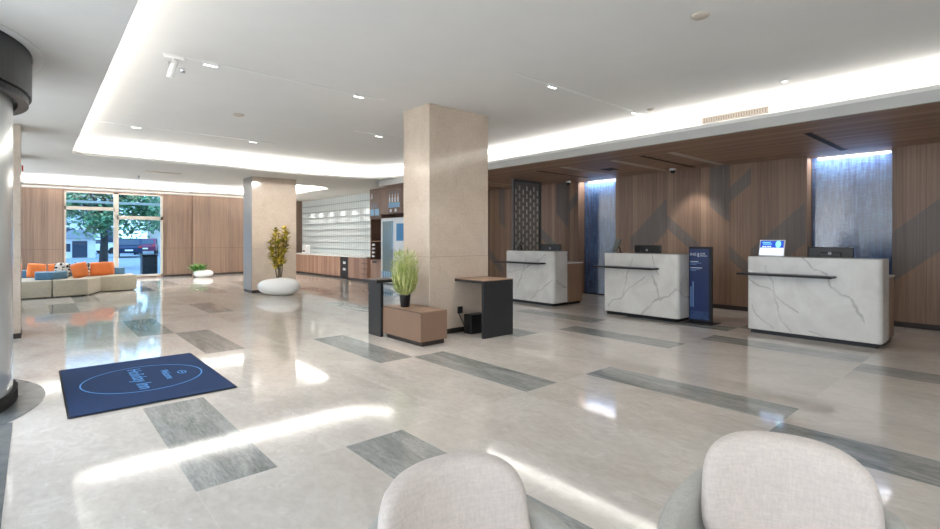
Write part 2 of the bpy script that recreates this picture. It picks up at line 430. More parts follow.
# hall ceiling with two light coffers: slab from outline with holes
def slab_with_holes(name, outer, holes, z0, z1, mat):
    b = bmesh.new(); edges = []
    for loop in [outer] + holes:
        vs = [b.verts.new((x, y, z0)) for x, y in loop]
        for k in range(len(vs)): edges.append(b.edges.new((vs[k], vs[(k + 1) % len(vs)])))
    r = bmesh.ops.triangle_fill(b, use_beauty=True, use_dissolve=False, edges=edges)
    bmesh.ops.dissolve_limit(b, angle_limit=.001, verts=b.verts[:], edges=b.edges[:])
    ret = bmesh.ops.extrude_face_region(b, geom=b.faces[:])
    for v in [g for g in ret['geom'] if isinstance(g, bmesh.types.BMVert)]: v.co.z = z1
    bmesh.ops.recalc_face_normals(b, faces=b.faces[:])
    mb = MB(); mb.merge(b); return mb.build(name, mat)
def coffer_loop(x0, x1, y0, y1, off=0, rr=1.3, rl=.25):
    pts = [(x1 + off, y0 - off)]
    cx, cy = x1 - rr, y1 - rr
    for k in range(13):
        a = PI / 2 * k / 12; pts.append((cx + (rr + off) * math.cos(a), cy + (rr + off) * math.sin(a)))
    cx, cy = x0 + rl, y1 - rl
    for k in range(7):
        a = PI / 2 + PI / 2 * k / 6; pts.append((cx + (rl + off) * math.cos(a), cy + (rl + off) * math.sin(a)))
    pts.append((x0 - off, y0 - off)); return pts
hole1 = coffer_loop(.515, 7.0, -3.4, 11.65)
def hole2f(off):
    pts = [(-.62 + .02 if off == 0 else -.6, 15.45 - off), (3.9, 15.4 - off), (4.3, 15.1 - off), (4.75, 14.3 - off), (5.1, 14.05 - off)]
    for k in range(9):
        a = -PI / 2 + PI / 2 * k / 8; pts.append((6.95 - .7 + (.7 + off) * math.cos(a), 14.05 + .7 + (.7 + off) * math.sin(a)))
    pts += [(6.95 + off, 19.72), (-.6, 19.72)]; return pts
hole2 = hole2f(0)
outer = [(-.62, YB), (7.0, YB), (7.0, -4.0), (7.05, -4.0), (7.05, 11.6), (10.0, 11.6), (10.0, 19.99), (-.62, 19.99)]
# the right edge of coffer 1 is the reception soffit, so the hole reaches the slab edge: split at x=7.0
outer = [(-.62, YB), (6.999, YB), (6.999, -3.4)] + [p for p in hole1 if False]
n1 = hole1
slab = [(-.62, YB), (7.0, YB), (7.0, -3.4), (.515, -3.4)]
L = coffer_loop(.515, 7.0, -3.4, 11.65)
rev = L[::-1]                       # from (.515,-3.4) along the left side, far edge, down the right curve
slab_outer = [(-.62, YB), (7.0, YB), (7.0, -3.4)] + rev[:-1] + [(7.0, 11.6), (10.0, 11.6), (10.0, 19.99), (-.62, 19.99)]
o = slab_with_holes('ceiling_hall', slab_outer, [hole2], LC, LC + .05, 'plaster'); struct(o)
# coffer side walls above the lip
def strip_wall(name, pts, z0, z1, mat, closed=False):
    mb = MB(); n = len(pts)
    for k in range(n if closed else n - 1):
        a, b = pts[k], pts[(k + 1) % n]; mb.quad((a[0], a[1], z0), (b[0], b[1], z0), (b[0], b[1], z1), (a[0], a[1], z1))
    return mb.build(name, mat, recalc=False)
struct(strip_wall('trim_coffer_side', coffer_loop(.515, 7.2, -3.4, 11.65, .55)[::-1], LC + .05, HC, 'white_paint', True))
struct(strip_wall('trim_window_coffer_side', hole2f(.45)[:-2] + [(7.4, 19.9)], LC + .05, HC, 'white_paint'))
# reception soffit: wood ceiling, plaster fascia with lip
mb = MB(); mb.box(7.02, 10.6, YB, 11.6, RC, RC + .05); struct(mb.build('ceiling_reception', 'wood_ceil'))
mb = MB(); mb.box(6.97, 7.02, YB, 10.36, RC - .004, LC - .02); mb.box(6.97, 7.02, 10.36, 11.6, RC - .004, LC); mb.box(7.0, 7.75, YB, 11.6, LC - .06, LC + .012)
struct(mb.build('trim_fascia', 'soffit_grey'))
mb = MB(); mb.box(6.985, 7.05, YB, 10.36, LC - .02, LC + .03); struct(mb.build('trim_lip', 'white_paint'))
# far lip in front of the window wall
mb = MB(); mb.box(-.62, 8.45, 19.72, 19.99, 3.0, 3.06); struct(mb.build('trim_far_lip', 'plaster'))
mb = MB(); mb.box(-.62, 8.45, 19.95, 19.99, 3.06, HC); struct(mb.build('trim_far_cove', 'white_paint'))

# walls
mb = MB(); W0, W1, WT = .73, 3.45, 2.91
mb.box(-.9, W0, YF, YF + .25, 0, HC); mb.box(W1, 10.3, YF, YF + .25, 0, HC); mb.box(W0, W1, YF, YF + .25, WT, HC); mb.box(W0, W1, YF, YF + .25, -.05, .05)
mb.box(4.37, 5.32, YF - .18, YF + .02, 0, HC)
mb.mi = 1; mb.box(-.9, W0, YF - .008, YF, 0, .07); mb.box(W1, 4.37, YF - .008, YF, 0, .07); mb.box(4.36, 5.33, YF - .19, YF - .18, 0, .07); mb.box(5.32, 8.5, YF - .008, YF, 0, .07)
for zz in (1.02,):
    mb.box(-.9, W0, YF - .002, YF, zz, zz + .006); mb.box(W1, 4.37, YF - .002, YF, zz, zz + .006); mb.box(4.37, 5.32, YF - .183, YF - .18, zz, zz + .006); mb.box(5.32, 8.5, YF - .002, YF, zz, zz + .006)
struct(mb.build('wall_far', ['wood_x', 'plinth']))
# reception wall with two recesses for the blue panels and inlaid smoked oak chevrons
mb = MB(); XB = 10.28
for y0, y1 in ((YB, 1.43), (2.56, 6.30), (7.34, 11.6)): mb.box(XW, XB + .1, y0, y1, 0, RC + .02)
mb.box(XB, XB + .1, 1.43, 2.56, 0, RC + .02); mb.box(XB, XB + .1, 6.30, 7.34, 0, RC + .02)
mb.mi = 1
def inlay(poly):
    for k in range(1):
        v = [(XW - .003, y, z) for y, z in poly]; mb.quad(*v) if len(v) == 4 else mb.face([mb.bm.verts.new(q) for q in v])
for poly in ([(5.92, 1.38), (5.08, 2.2), (5.08, 1.5), (5.5, 1.1), (5.92, 1.1)], [(5.08, 1.86), (4.4, 1.25), (4.4, .98), (5.08, 1.58)],
             [(4.19, RC), (3.83, RC), (3.83, 1.67), (4.19, 1.99)], [(3.83, 2.33), (3.45, 2.67), (3.45, 2.37), (3.83, 2.05)],
             [(3.83, 1.22), (3.3, .72), (3.3, .46), (3.83, .97)], [(3.45, 1.16), (2.58, 1.99), (2.58, 1.28), (3.2, .7), (3.45, .7)],
             [(1.43, 1.45), (.3, 2.5), (.3, 1.7), (1.43, .68)], [(8.01, RC), (7.62, RC), (7.62, 1.62), (8.01, 1.99)],
             [(7.62, 2.26), (7.36, 2.5), (7.36, 2.24), (7.62, 2.0)], [(8.62, 1.72), (7.8, 1.05), (7.8, .8), (8.62, 1.45)],
             [(10.07, RC), (9.85, RC), (9.85, 1.66), (10.07, 1.85)], [(10.5, 1.07), (9.9, .55), (9.9, .3), (10.5, .8)],
             [(-.2, 1.2), (-1.1, 2.1), (-1.1, 1.4), (-.2, .5)]): inlay(poly)
mb.mi = 2
for y0, y1 in ((YB, 1.43), (2.56, 6.30), (7.34, 11.6)): mb.box(XW - .006, XW, y0, y1, 0, .08)
struct(mb.build('wall_right', ['wood_y', 'wood_grey_y', 'plinth']))
mb = MB(); mb.box(8.0, 10.3, 11.6, 11.72, 0, HC); struct(mb.build('wall_reception_end', 'wood_x'))
mb = MB(); mb.box(8.52, 8.7, 11.72, YF, 0, HC); struct(mb.build('wall_right_far', 'plaster'))
mb = MB(); mb.box(3.7, 10.4, YB - .2, YB, 0, HC); mb.box(-.9, 3.7, YB - .2, YB, 2.4, HC); mb.box(-.9, 3.7, YB - .2, YB, 0, .9)
for x in (-.7, 1.5, 3.7): mb.box(x - .05, x + .05, YB - .18, YB - .02, 0, 2.9)
struct(mb.build('wall_back', 'plaster'))
mb = MB(); mb.quad((-.6, YB - .1, .88), (3.7, YB - .1, .88), (3.7, YB - .1, 2.42), (-.6, YB - .1, 2.42)); struct(mb.build('window_fill_back', 'glass'))  # unseen window added behind the camera to let in fill daylight
# entrance facade on the left: solid by the drum and the far part, glazed elsewhere
mb = MB()
mb.box(XL - .2, XL, 7.3, YF, 0, .3); mb.box(XL - .2, XL, YB, YF, 2.85, HC)
for y in (YB + .05, -2.6, -.2, 2.2, 4.15, 7.25, 10.9, 14.6, 18.2, YF - .06): mb.box(XL - .15, XL - .02, y - .05, y + .05, 0, 2.9)
struct(mb.build('wall_left', 'alu'))
mb = MB()
for y0, y1 in ((YB, 4.2), (7.2, YF)): mb.quad((XL - .1, y0, .0), (XL - .1, y1, 0), (XL - .1, y1, 2.87), (XL - .1, y0, 2.87))
struct(mb.build('window_2', 'glass'))

# columns
def column(name, x0, x1, y0, y1, ztop, label, steel=False):
    mb = MB(); mb.box(x0, x1, y0, y1, 0, ztop, .006, 1)
    o = mb.build(name, 'column'); struct(o, label, 'column')
    b = MB(); b.box(x0 - .004, x1 + .004, y0 - .004, y1 + .004, 0, .07); p = b.build('column_base_trim', 'plinth', o)
    if steel:
        b = MB(); b.box(x0 - .012, x0 - .001, y0 + .0, y1, .07, ztop - .002); b.build('steel_cladding', 'mirror_steel', o)
    return o
column('column', 4.1, 5.22, 5.5, 6.14, HC, 'tall cream marble column with bench and side tables around it')
column('column', 4.08, 5.2, 12.83, 13.47, LC, 'cream marble column behind the pebble planter with yellow shrub', True)
column('column', -.9, -.13, 9.1, 9.74, LC, 'slim sliver of cream column beside the revolving door')
column('column', -.9, -.17, 12.3, 12.9, LC, 'farther cream column at the entrance side edge')

b = MB(); b.box(-.1699, -.145, 12.42, 12.52, 2.62, 2.72, .006, 1)
tag(b.build('fire_alarm', 'sign_red'), 'tiny red alarm box high on the farther entrance column', 'alarm')
# window to the street
win = MB(); fz = YF + .08
win.box(W0, W0 + .05, fz - .06, fz + .06, .05, WT); win.box(W1 - .07, W1, fz - .06, fz + .06, .05, WT)
win.box(W0, W1, fz - .06, fz + .06, .05, .12); win.box(W0, W1, fz - .06, fz + .06, WT - .05, WT)
win.box(2.02, 2.16, fz - .06, fz + .06, .05, WT)
win.box(W0, 2.05, fz - .06, fz + .06, 2.30, 2.41); win.box(2.1, W1, fz - .06, fz + .06, 2.02, 2.14)
wo = struct(win.build('window_1', 'frame_cream'))
g = MB(); g.quad((W0, fz, .08), (W1, fz, .08), (W1, fz, WT), (W0, fz, WT)); g.build('window_pane', 'glass_blue', wo)

# revolving door drum
door = MB()
def arc(r, a0, a1, n): return [(DC[0] + r * math.cos(a0 + (a1 - a0) * k / n), DC[1] + r * math.sin(a0 + (a1 - a0) * k / n)) for k in range(n + 1)]
A0, A1 = -1.02, 1.02
def arc_wall(mb, r0, r1, a0, a1, z0, z1, n=28):
    P = arc(r1, a0, a1, n) + arc(r0, a0, a1, n)[::-1]; b = bmesh.new()
    lo = [b.verts.new((x, y, z0)) for x, y in P]; hi = [b.verts.new((x, y, z1)) for x, y in P]; m = len(P)
    for k in range(m): b.faces.new((lo[k], lo[(k + 1) % m], hi[(k + 1) % m], hi[k]))
    for k in range(n):
        b.faces.new((lo[k], lo[m - 1 - k], lo[m - 2 - k], lo[k + 1])); b.faces.new((hi[k], hi[k + 1], hi[m - 2 - k], hi[m - 1 - k]))
    bmesh.ops.recalc_face_normals(b, faces=b.faces[:])
    mb.merge(b)
d = thing('revolving_door', 'charcoal topped revolving door with curved grey drum wall at the entrance', 'revolving door', (DC[0], DC[1], 0))
def dpart(name, mb, mat):
    for v in mb.bm.verts: v.co.x -= DC[0]; v.co.y -= DC[1]
    return mb.build(name, mat, d)
b = MB(); arc_wall(b, .05, 1.29, -1.0, 1.0, 2.55, LC - .001, 40); dpart('canopy', b, 'canopy')
b = MB(); arc_wall(b, 1.2, 1.27, -1.0, 1.0, 2.49, 2.545, 40); arc_wall(b, 1.06, 1.14, -1.0, 1.0, 2.51, 2.545, 40); dpart('canopy_ring', b, 'black_metal')
b = MB(); arc_wall(b, 1.13, 1.17, -.42, .62, .1, 2.545, 36); dpart('drum_wall', b, 'drum')
b = MB(); arc_wall(b, 1.12, 1.2, -.42, .62, 0.005, .1, 36); dpart('base_rim', b, 'rubber')
b = MB(); arc_wall(b, 1.11, 1.19, -.475, -.42, .005, 2.545, 3); dpart('door_post', b, 'black_metal')
b = MB(); arc_wall(b, 1.11, 1.19, .62, .68, .005, 2.545, 3); dpart('door_post', b, 'black_metal')
b = MB(); arc_wall(b, 1.3, 1.37, -1.0, 1.0, LC - .012, LC - .001, 40); struct(b.build('trim_ceiling_ring', 'white_paint'))

# ------------------------------------------------------------------ ceiling fittings
def track(x0, x1, y, heads, label):
    t = thing('ceiling_track', label, 'track light', ((x0 + x1) / 2, y, HC), 0, 'slim light tracks in the ceiling')
    cx = (x0 + x1) / 2
    b = MB(); b.box(x0 - cx, x1 - cx, -.022, .022, -.006, -.0005); b.build('track_rail', 'white_plastic', t)
    for h in heads:
        b = MB(); b.box(h - cx - .075, h - cx + .075, -.02, .02, -.03, -.006, .004, 1); f = b.build('lamp_head', 'white_plastic', t)
        b = MB(); b.box(h - cx - .065, h - cx + .065, -.016, .016, -.032, -.0302); b.build('lamp_lens', 'lamp', f)
track(.97, 3.56, 5.8, (1.42, 3.18), 'ceiling light track with a white spotlight hanging at its end')
track(.8, 3.56, 9.85, (1.28, 3.15), 'ceiling light track nearest the far end of the light coffer')
track(4.2, 5.6, 7.8, (4.68,), 'short ceiling light track just behind the tall cream column')
track(4.1, 7.0, 3.87, (4.75, 6.65), 'ceiling light track on the reception desk side of the column')
t = thing('track_spotlight', 'white cylindrical spotlight hanging below the ceiling track', 'spotlight', (1.08, 5.8, HC - .006))
b = MB(); b.box(-.09, .09, -.02, .02, -.035, -.001, .004, 1); b.build('track_adapter', 'white_plastic', t)
b = MB(); b.tube([(0, 0, -.035), (0, 0, -.07)], .008); b.tube([(0, 0, -.07), (-.05, 0, -.07), (-.05, 0, -.14)], .007); b.build('bracket', 'steel', t)
b = MB(); b.tube([(.01, 0, -.055), (-.02, -.01, -.14), (-.045, -.02, -.24)], .032, 14); b.build('lamp_body', 'white_gloss', t)
b = MB(); b.tube([(.05, .0, -.13), (.1, 0, -.14)], .022, 10); b.build('side_knob', 'steel', t)
def disc(name, x, y, z, r, mat, label, cat, ring=None):
    b = MB(); b.lathe([(0, 0), (r, 0), (r * .98, -.008), (r * .8, -.018), (0, -.02)], seg=24)
    o = b.build(name, mat, loc=(x, y, z - .0005)); tag(o, label, cat)
    if ring: b = MB(); b.lathe([(r * .5, -.0205), (r * .4, -.026), (0, -.027)], seg=18); b.build('lens', ring, o)
    return o
disc('ceiling_speaker', 4.2, 1.84, HC, .075, 'disc_beige', 'round beige disc in the ceiling near the top edge', 'ceiling disc')
disc('downlight', 6.66, 1.93, HC, .05, 'white_plastic', 'tiny ringed downlight close to the bright reception cove', 'downlight', 'lamp')
disc('ceiling_speaker', 2.32, 7.92, HC, .085, 'disc_beige', 'beige ceiling disc between the two left light tracks', 'ceiling disc')
disc('smoke_detector', 6.7, 3.65, HC, .05, 'disc_beige', 'small beige disc at the end of the reception side light track', 'smoke detector', 'disc_beige')
# air grille in the coffer side above the reception
gr = thing('air_grille', 'long beige air grille set above the bright cove edge', 'air grille', (7.738, 2.9, 3.165))
b = MB(); b.box(-.012, 0, -.46, .46, -.045, -.035); b.box(-.012, 0, -.46, .46, .035, .045); b.box(-.012, 0, -.46, -.45, -.045, .045); b.box(-.012, 0, .45, .46, -.045, .045); b.build('grille_frame', 'grille_beige', gr)
b = MB(); b.box(-.002, 0, -.45, .45, -.04, .04); b.build('grille_back', 'slot_black', gr)
b = MB()
for k in range(26): y = -.44 + .88 * k / 25; b.box(-.01, -.003, y - .007, y + .007, -.036, .036)
for k in range(4): z = -.027 + .018 * k; b.box(-.009, -.003, -.45, .45, z - .0035, z + .0035)
b.build('grille_slats', 'grille_beige', gr)
for y, mat, x0, x1, lab in ((1.98, 'slot_black', 7.78, 9.72, 'black linear slot in the wood ceiling over the nearest desk'), (4.4, 'slot_black', 7.8, 9.8, 'black linear slot in the wood ceiling left of the white camera strip'),
                            (3.91, 'slot_white', 7.82, 9.82, 'pale linear strip in the wood ceiling right of the black slot over the sign'), (6.12, 'slot_white', 7.8, 9.5, 'pale linear strip over the farthest desk ceiling beside the small square vent'),
                            (5.0, 'slot_white', 7.85, 9.85, 'pale linear strip in the wood ceiling pointing at the white camera'), (6.79, 'slot_black', 7.87, 9.64, 'black linear slot in the wood ceiling above the patterned screen'),
                            (9.0, 'slot_white', 7.9, 9.7, 'pale linear strip farthest back beside the cream column'), (9.75, 'slot_black', 7.9, 9.7, 'black linear slot farthest back beside the cream column')):
    t = thing('ceiling_slot', lab, 'ceiling slot', ((x0 + x1) / 2, y, RC), 0, 'linear slots in the reception ceiling'); h = (x1 - x0) / 2
    b = MB(); b.box(-h, h, -.045, .045, -.004, -.0005); b.build('slot_face', mat, t)
    b = MB(); b.box(-h - .008, h + .008, -.056, -.045, -.008, -.0005); b.box(-h - .008, h + .008, .045, .056, -.008, -.0005); b.build('slot_trim', 'wood_ceil' if mat == 'slot_black' else 'slot_white', t)
b = MB(); b.box(-.14, .14, -.13, -.01, -.006, -.0005); b.box(-.14, .14, .01, .13, -.006, -.0005)
tag(b.build('square_vent', 'slot_black', loc=(8.8, 5.68, RC)), 'small dark square vent in the wood ceiling near the far blue panel', 'vent')
def dome(x, y, r, mat, label):
    t = thing('security_camera', label, 'security camera', (x, y, RC + .001))
    b = MB(); b.lathe([(0, 0), (r, 0), (r, -.03), (r * .9, -.045), (0, -.045)], seg=20); b.build('camera_base', mat, t)
    b = MB(); b.lathe([(r * .8, -.045), (r * .75, -.07), (r * .5, -.095), (0, -.105)], seg=18); b.build('camera_dome', 'black_plastic', t)
dome(9.66, 4.78, .065, 'white_plastic', 'white dome camera on the wood ceiling above the middle desk')
dome(9.83, 7.5, .06, 'white_plastic', 'small dark dome camera at the left top of the far blue panel')
b = MB(); b.box(-.35, .35, -.02, .02, -.008, -.0005); b.box(-.36, .36, -.03, -.02, -.012, -.0005); b.box(-.36, .36, .02, .03, -.012, -.0005)
tag(b.build('ceiling_vent', 'disc_beige', loc=(2.28, 13.4, LC)), 'thin linear vent in the lower ceiling before the window cove', 'vent')
b = MB(); b.lathe([(0, 0), (.04, 0), (.03, -.02), (.012, -.03), (.012, -.07), (.03, -.075), (0, -.08)], seg=12)
tag(b.build('sprinkler', 'steel', loc=(1.95, 14.6, LC + .001)), 'small sprinkler head under the lower ceiling before the window', 'sprinkler')

# ------------------------------------------------------------------ reception
art = []
for (y0, y1, lab) in ((1.44, 2.55, 'shimmering blue glass art panel behind the nearest desk'), (6.31, 7.33, 'tall blue mosaic art panel between the two farther desks')):
    t = thing('art_panel', lab, 'art panel', (XB, (y0 + y1) / 2, 0), 0, 'blue glass panels in the reception wall'); h = (y1 - y0) / 2
    b = MB(); b.box(-.03, -.002, -h, h, .03, RC - .003); b.build('glass_face', 'blue_panel', t)
    b = MB(); b.box(-.04, -.002, -h, h, 0.002, .03); b.build('panel_base', 'black_metal', t)
VE = {1: [(7.35, .1, 7.0, .95, .012), (7.1, .7, 6.5, 1.05, .014), (6.9, .1, 6.3, .5, .012), (7.6, .6, 7.1, .75, .01)],
      2: [(5.05, .15, 4.3, .72, .014), (4.75, .4, 4.55, 1.05, .01), (4.15, .75, 4.05, .3, .014), (4.4, .1, 3.75, .55, .016), (4.2, 1.1, 4.05, .75, .01)],
      3: [(2.7, .78, 2.05, .34, .014), (2.48, 1.0, 2.3, .3, .01), (2.05, 1.1, 1.75, .85, .012), (1.78, .88, 1.35, .3, .014), (2.65, .4, 2.4, .1, .01), (2.0, .1, 1.6, .05, .01), (2.4, .55, 2.2, .08, .008)]}
TAB = []
def desk(n, y0, y1, s0, s1, lab, wood_side):
    t = thing('reception_desk', lab, 'reception desk', (7.97, (y0 + y1) / 2, 0), 0, 'white marble reception desks'); c = Vector((7.97, (y0 + y1) / 2, 0))
    mm = desk_marble(n * 3.1, VE[n])
    b = MB(); P = rrect(7.75 - c.x, 8.2 - c.x, y0 - c.y, y1 - c.y, (0.02, .03, .06, .03), 8)
    b.prism(P, .06, 1.1, .006, 1); o = b.build('marble_front', mm, t)
    b = MB(); b.box(7.80 - c.x, 8.16 - c.x, y0 + .06 - c.y, y1 - .03 - c.y, 0, .06); b.build('plinth', 'black_metal', t)
    b = MB(); b.box(7.5 - c.x, 7.76 - c.x, s0 - c.y, s1 - c.y, .845, .87, .004, 1); b.build('bag_shelf', 'black_metal', t)
    b = MB(); b.box(8.2 - c.x, 8.72 - c.x, y0 + .03 - c.y, y1 - c.y, .05, .84); b.build('staff_cabinet', 'wood_y', t)
    b = MB(); b.box(8.2 - c.x, 8.75 - c.x, y0 + .02 - c.y, y1 - c.y, .841, .865, .004, 1); b.build('staff_worktop', 'stone_white', t)
    b = MB(); b.box(8.2 - c.x, 8.68 - c.x, y0 + .05 - c.y, y1 - .02 - c.y, 0, .05); b.build('cabinet_plinth', 'black_metal', t)
desk(1, 6.27, 7.6, 6.48, 7.72, 'white marble reception desk farthest back before the patterned screen', 1)
desk(2, 3.74, 5.12, 4.07, 5.19, 'white marble reception desk in the middle beside the blue sign', 0)
desk(3, 1.2, 2.72, 1.66, 2.78, 'white marble reception desk nearest, before the shimmering blue panel', 0)
def monitor(x, y, w, label, rz=0):
    t = thing('monitor', label, 'monitor', (x, y, .866), rz, 'black monitors on the staff worktops')
    b = MB(); b.box(-.09, .09, -.11, .11, 0, .012, .003, 1); b.build('monitor_foot', 'black_plastic', t)
    b = MB(); b.box(.0, .03, -.03, .03, .012, .2, .004, 1); b.build('monitor_stem', 'black_plastic', t)
    b = MB(); b.box(-.03, .0, -w / 2, w / 2, .06, .372, .012, 2); b.box(-.045, -.02, -.13, .13, .12, .3, .01, 1); f = b.build('monitor_housing', 'black_plastic', t)
    b = MB(); b.lathe([(.02, 0), (.02, .002), (.014, .002), (.014, 0)], seg=20); b.box(-.006, -.001, -.012, .012, 0, .002); b.box(.003, .007, -.01, .012, 0, .002); l = b.build('maker_badge', 'steel', t)
    l.rotation_euler = (0, -PI / 2, 0); l.location = (-.0455, 0, .245)
    l.location = (-.047, 0, .285) ; l['label'] = 'small round silver badge'
    b = MB(); b.box(.0, .002, -w / 2 + .012, w / 2 - .012, .075, .36); b.build('monitor_screen', 'dark_glass', t)
monitor(8.33, 1.85, .52, 'black monitor seen from behind on the nearest desk')
monitor(8.33, 4.58, .52, 'black monitor seen from behind on the middle desk')
monitor(8.33, 6.81, .52, 'black monitor seen from behind on the farthest desk')
def tablet(x, y, rz, label, w=.17, h=.235):
    t = thing('tablet', label, 'tablet', (x, y, 1.1005), rz, 'upright tablets on the desk ends')
    b = MB(); b.box(-.05, .09, -.06, .06, 0, .012, .003, 1); b.build('tablet_foot', 'black_plastic', t)
    b = MB(); b.tube([(.07, 0, .008), (.06, 0, .07), (.03, 0, .12)], .012); b.build('tablet_arm', 'black_plastic', t)
    b = MB(); b.box(-.006, .006, -w / 2, w / 2, 0, h, .004, 1); f = b.build('tablet_case', 'black_plastic', t); f.location = (-.045, 0, .03); f.rotation_euler = (0, .38, 0)
    b = MB(); b.box(-.008, -.0065, -w / 2 + .01, w / 2 - .01, .01, h - .01); b.build('tablet_screen', 'tablet_grey', f)
tablet(7.98, 5.0, -.5, 'tilted grey tablet on the left end of the middle desk')
tablet(7.98, 7.44, -.5, 'tilted grey tablet on the left end of the farthest desk')
t = thing('display_tablet', 'white framed lit display tablet standing on the nearest desk', 'tablet', (7.95, 2.47, 1.1005), -.12)
b = MB(); b.box(.0, .12, -.1, .1, 0, .01, .003, 1); b.build('tablet_foot', 'white_plastic', t)
b = MB(); b.tube([(.11, 0, .008), (.06, 0, .1)], .012); b.build('tablet_arm', 'white_plastic', t)
b = MB(); b.box(-.007, .007, -.172, .172, 0, .235, .006, 2); f = b.build('tablet_case', 'white_gloss', t); f.location = (-.01, 0, .006); f.rotation_euler = (0, .2, 0)
b = MB(); b.box(-.009, -.0075, -.155, .155, .118, .22); sb = b.build('screen_header', 'screen_blue', f)
b = MB(); b.box(-.009, -.0075, -.155, .155, .014, .117); b.build('screen_page', 'screen_white', f)
b = MB(); b.lathe([(0, 0), (.05, 0), (.05, .0015), (0, .0015)], seg=24, sy=.72); e = b.build('screen_picture', 'screen_teal', f); e.rotation_euler = (0, -PI / 2, 0); e.location = (-.0092, -.085, .17)
for yy, ww in ((.115, .02), (.085, .02), (.05, .02), (.02, .02)):
    b = MB(); b.box(-.0105, -.0092, yy - ww / 2, yy + ww / 2, .13, .142); b.build('screen_icon', 'screen_white', f)
for zz, y0, y1 in ((.195, .02, .13), (.172, .0, .12)):
    b = MB(); b.box(-.0105, -.0092, y0, y1, zz - .004, zz + .004); b.build('screen_line', 'screen_teal', f)
# totem sign
t = thing('totem_sign', 'tall blue information sign on a dark stand beside the middle desk', 'sign', (8.06, 3.53, 0), 0)
b = MB(); b.box(-.17, .17, -.25, .19, 0, .012, .003, 1); b.build('sign_base', 'black_metal', t)
b = MB(); b.box(-.02, .02, -.19, .175, .012, 1.225, .003, 1); b.build('sign_frame', 'black_metal', t)
b = MB(); b.box(-.024, -.0205, -.145, .168, .05, 1.19); sp = b.build('sign_face', 'sign_blue', t)
RX = (PI / 2, 0, -PI / 2)
text_part('sign_lettering', 'IHG', .062, 'sign_ink', sp, (-.0245, .155, 1.1), RX)
b = MB(); b.box(-.0262, -.0243, .015, .03, 1.06, 1.125); b.build('sign_divider', 'sign_ink', sp)
text_part('sign_lettering', 'ONE', .042, 'sign_ink', sp, (-.0245, 0, 1.112), RX)
text_part('sign_lettering', 'REWARDS', .03, 'sign_ink', sp, (-.0245, 0, 1.077), RX, sx=.85)
for z, y1, mat in ((.985, .02, 'sign_ink'), (.962, -.03, 'sign_ink_dim'), (.94, .05, 'sign_ink_dim'), (.885, -.04, 'sign_ink'), (.86, 0.0, 'sign_ink_dim'), (.84, .06, 'sign_ink_dim')):
    b = MB(); b.box(-.0255, -.0243, y1, .15, z - .006, z + .006); b.build('sign_line', mat, sp)
for y, z0, z1 in ((.14, .25, .58), (.105, .25, .66)):
    b = MB(); b.box(-.0255, -.0243, y - .012, y + .012, z0, z1); b.build('sign_side_line', 'sign_ink_dim', sp)
b = MB()
for k in range(14):
    y0 = .16 - k * .024; h = min(.17, .16 - 0)
    for s in (1, -1):
        ya, yb = y0, y0 - s * .13
        ya = max(-.14, min(.163, ya)); yb = max(-.14, min(.163, yb))
        za, zb = .06, .06 + abs(ya - yb)
        b.quad((-.0246, ya, za), (-.0246, ya - .003, za), (-.0246, yb - .003, zb), (-.0246, yb, zb))
b.build('sign_hatching', 'sign_ink_dim', sp, recalc=False)
# lattice screen behind desk 1
t = thing('lattice_screen', 'tall grey patterned metal screen standing behind the farthest desk', 'screen', (9.0, 8.12, 0))
b = MB(); b.box(-.5, -.455, -.03, .03, 0, RC - .003); b.box(.455, .5, -.03, .03, 0, RC - .003); b.box(-.455, .455, -.03, .03, RC - .06, RC - .003); b.box(-.455, .455, -.03, .03, 0, .08); b.build('screen_frame', 'frame_grey', t)
b = MB(); b.box(-.455, .455, .004, .014, .08, RC - .06); b.build('screen_mesh', 'mesh_grey', t)
b = MB(); nx = 7
for i in range(nx):
    x = -.455 + .91 * (i + .5) / nx
    for k in range(14):
        z = .14 + k * .19 + (.095 if i % 2 else 0)
        if z + .1 < RC - .06: b.box(x - .022, x + .022, -.012, .004, z, z + .12, .01, 1)
b.build('screen_lattice', 'alu', t)

# ------------------------------------------------------------------ column furniture
t = thing('side_table', 'tall black side table with wood top right of the cream column', 'side table', (4.85, 5.19, 0), 0, 'black side tables fixed to the column')
b = MB(); b.box(-.3, .27, -.31, -.265, 0, .745, .002, 1); b.build('end_panel', 'black', t)
b = MB(); b.box(-.3, .27, -.31, .305, .745, .777, .002, 1); b.build('table_frame', 'black', t)
b = MB(); b.box(-.298, .268, -.308, .303, .7775, .787); b.build('table_top', 'wood_top', t)
t = thing('side_table', 'black side table left of the column behind the grass bench', 'side table', (3.8, 6.08, 0), 0, 'black side tables fixed to the column')
b = MB(); b.box(-.22, -.175, -.16, .17, 0, .745, .002, 1); b.build('end_panel', 'black', t)
b = MB(); b.box(-.28, .295, -.16, .18, .745, .777, .002, 1); b.build('table_frame', 'black', t)
b = MB(); b.box(-.278, .293, -.158, .178, .7775, .787); b.build('table_top', 'table_dark', t)
t = thing('bench', 'low taupe box bench with wood top against the column', 'bench', (3.85, 5.48, 0))
b = MB(); b.box(-.24, .18, -.46, .43, .06, .415, .003, 1); b.build('bench_body', 'taupe', t)
b = MB(); b.box(-.241, .181, -.461, .431, .4155, .432, .002, 1); b.build('bench_top', 'wood_top', t)
b = MB(); b.box(-.2, .15, -.43, .38, 0, .06); b.build('bench_plinth', 'plinth', t)
t = thing('potted_grass', 'tall green ornamental grass in a black pot on the bench', 'potted plant', (3.78, 5.62, .4325))
b = MB(); b.lathe([(0, 0), (.055, 0), (.06, .01), (.075, .15), (.078, .165), (.068, .165), (.064, .13), (0, .13)], seg=24); b.build('pot', 'black_plastic', t)
b = MB(); b.lathe([(0, .135), (.06, .135), (.063, .132)], seg=16); b.build('soil', 'bark_dark', t)
b = MB()
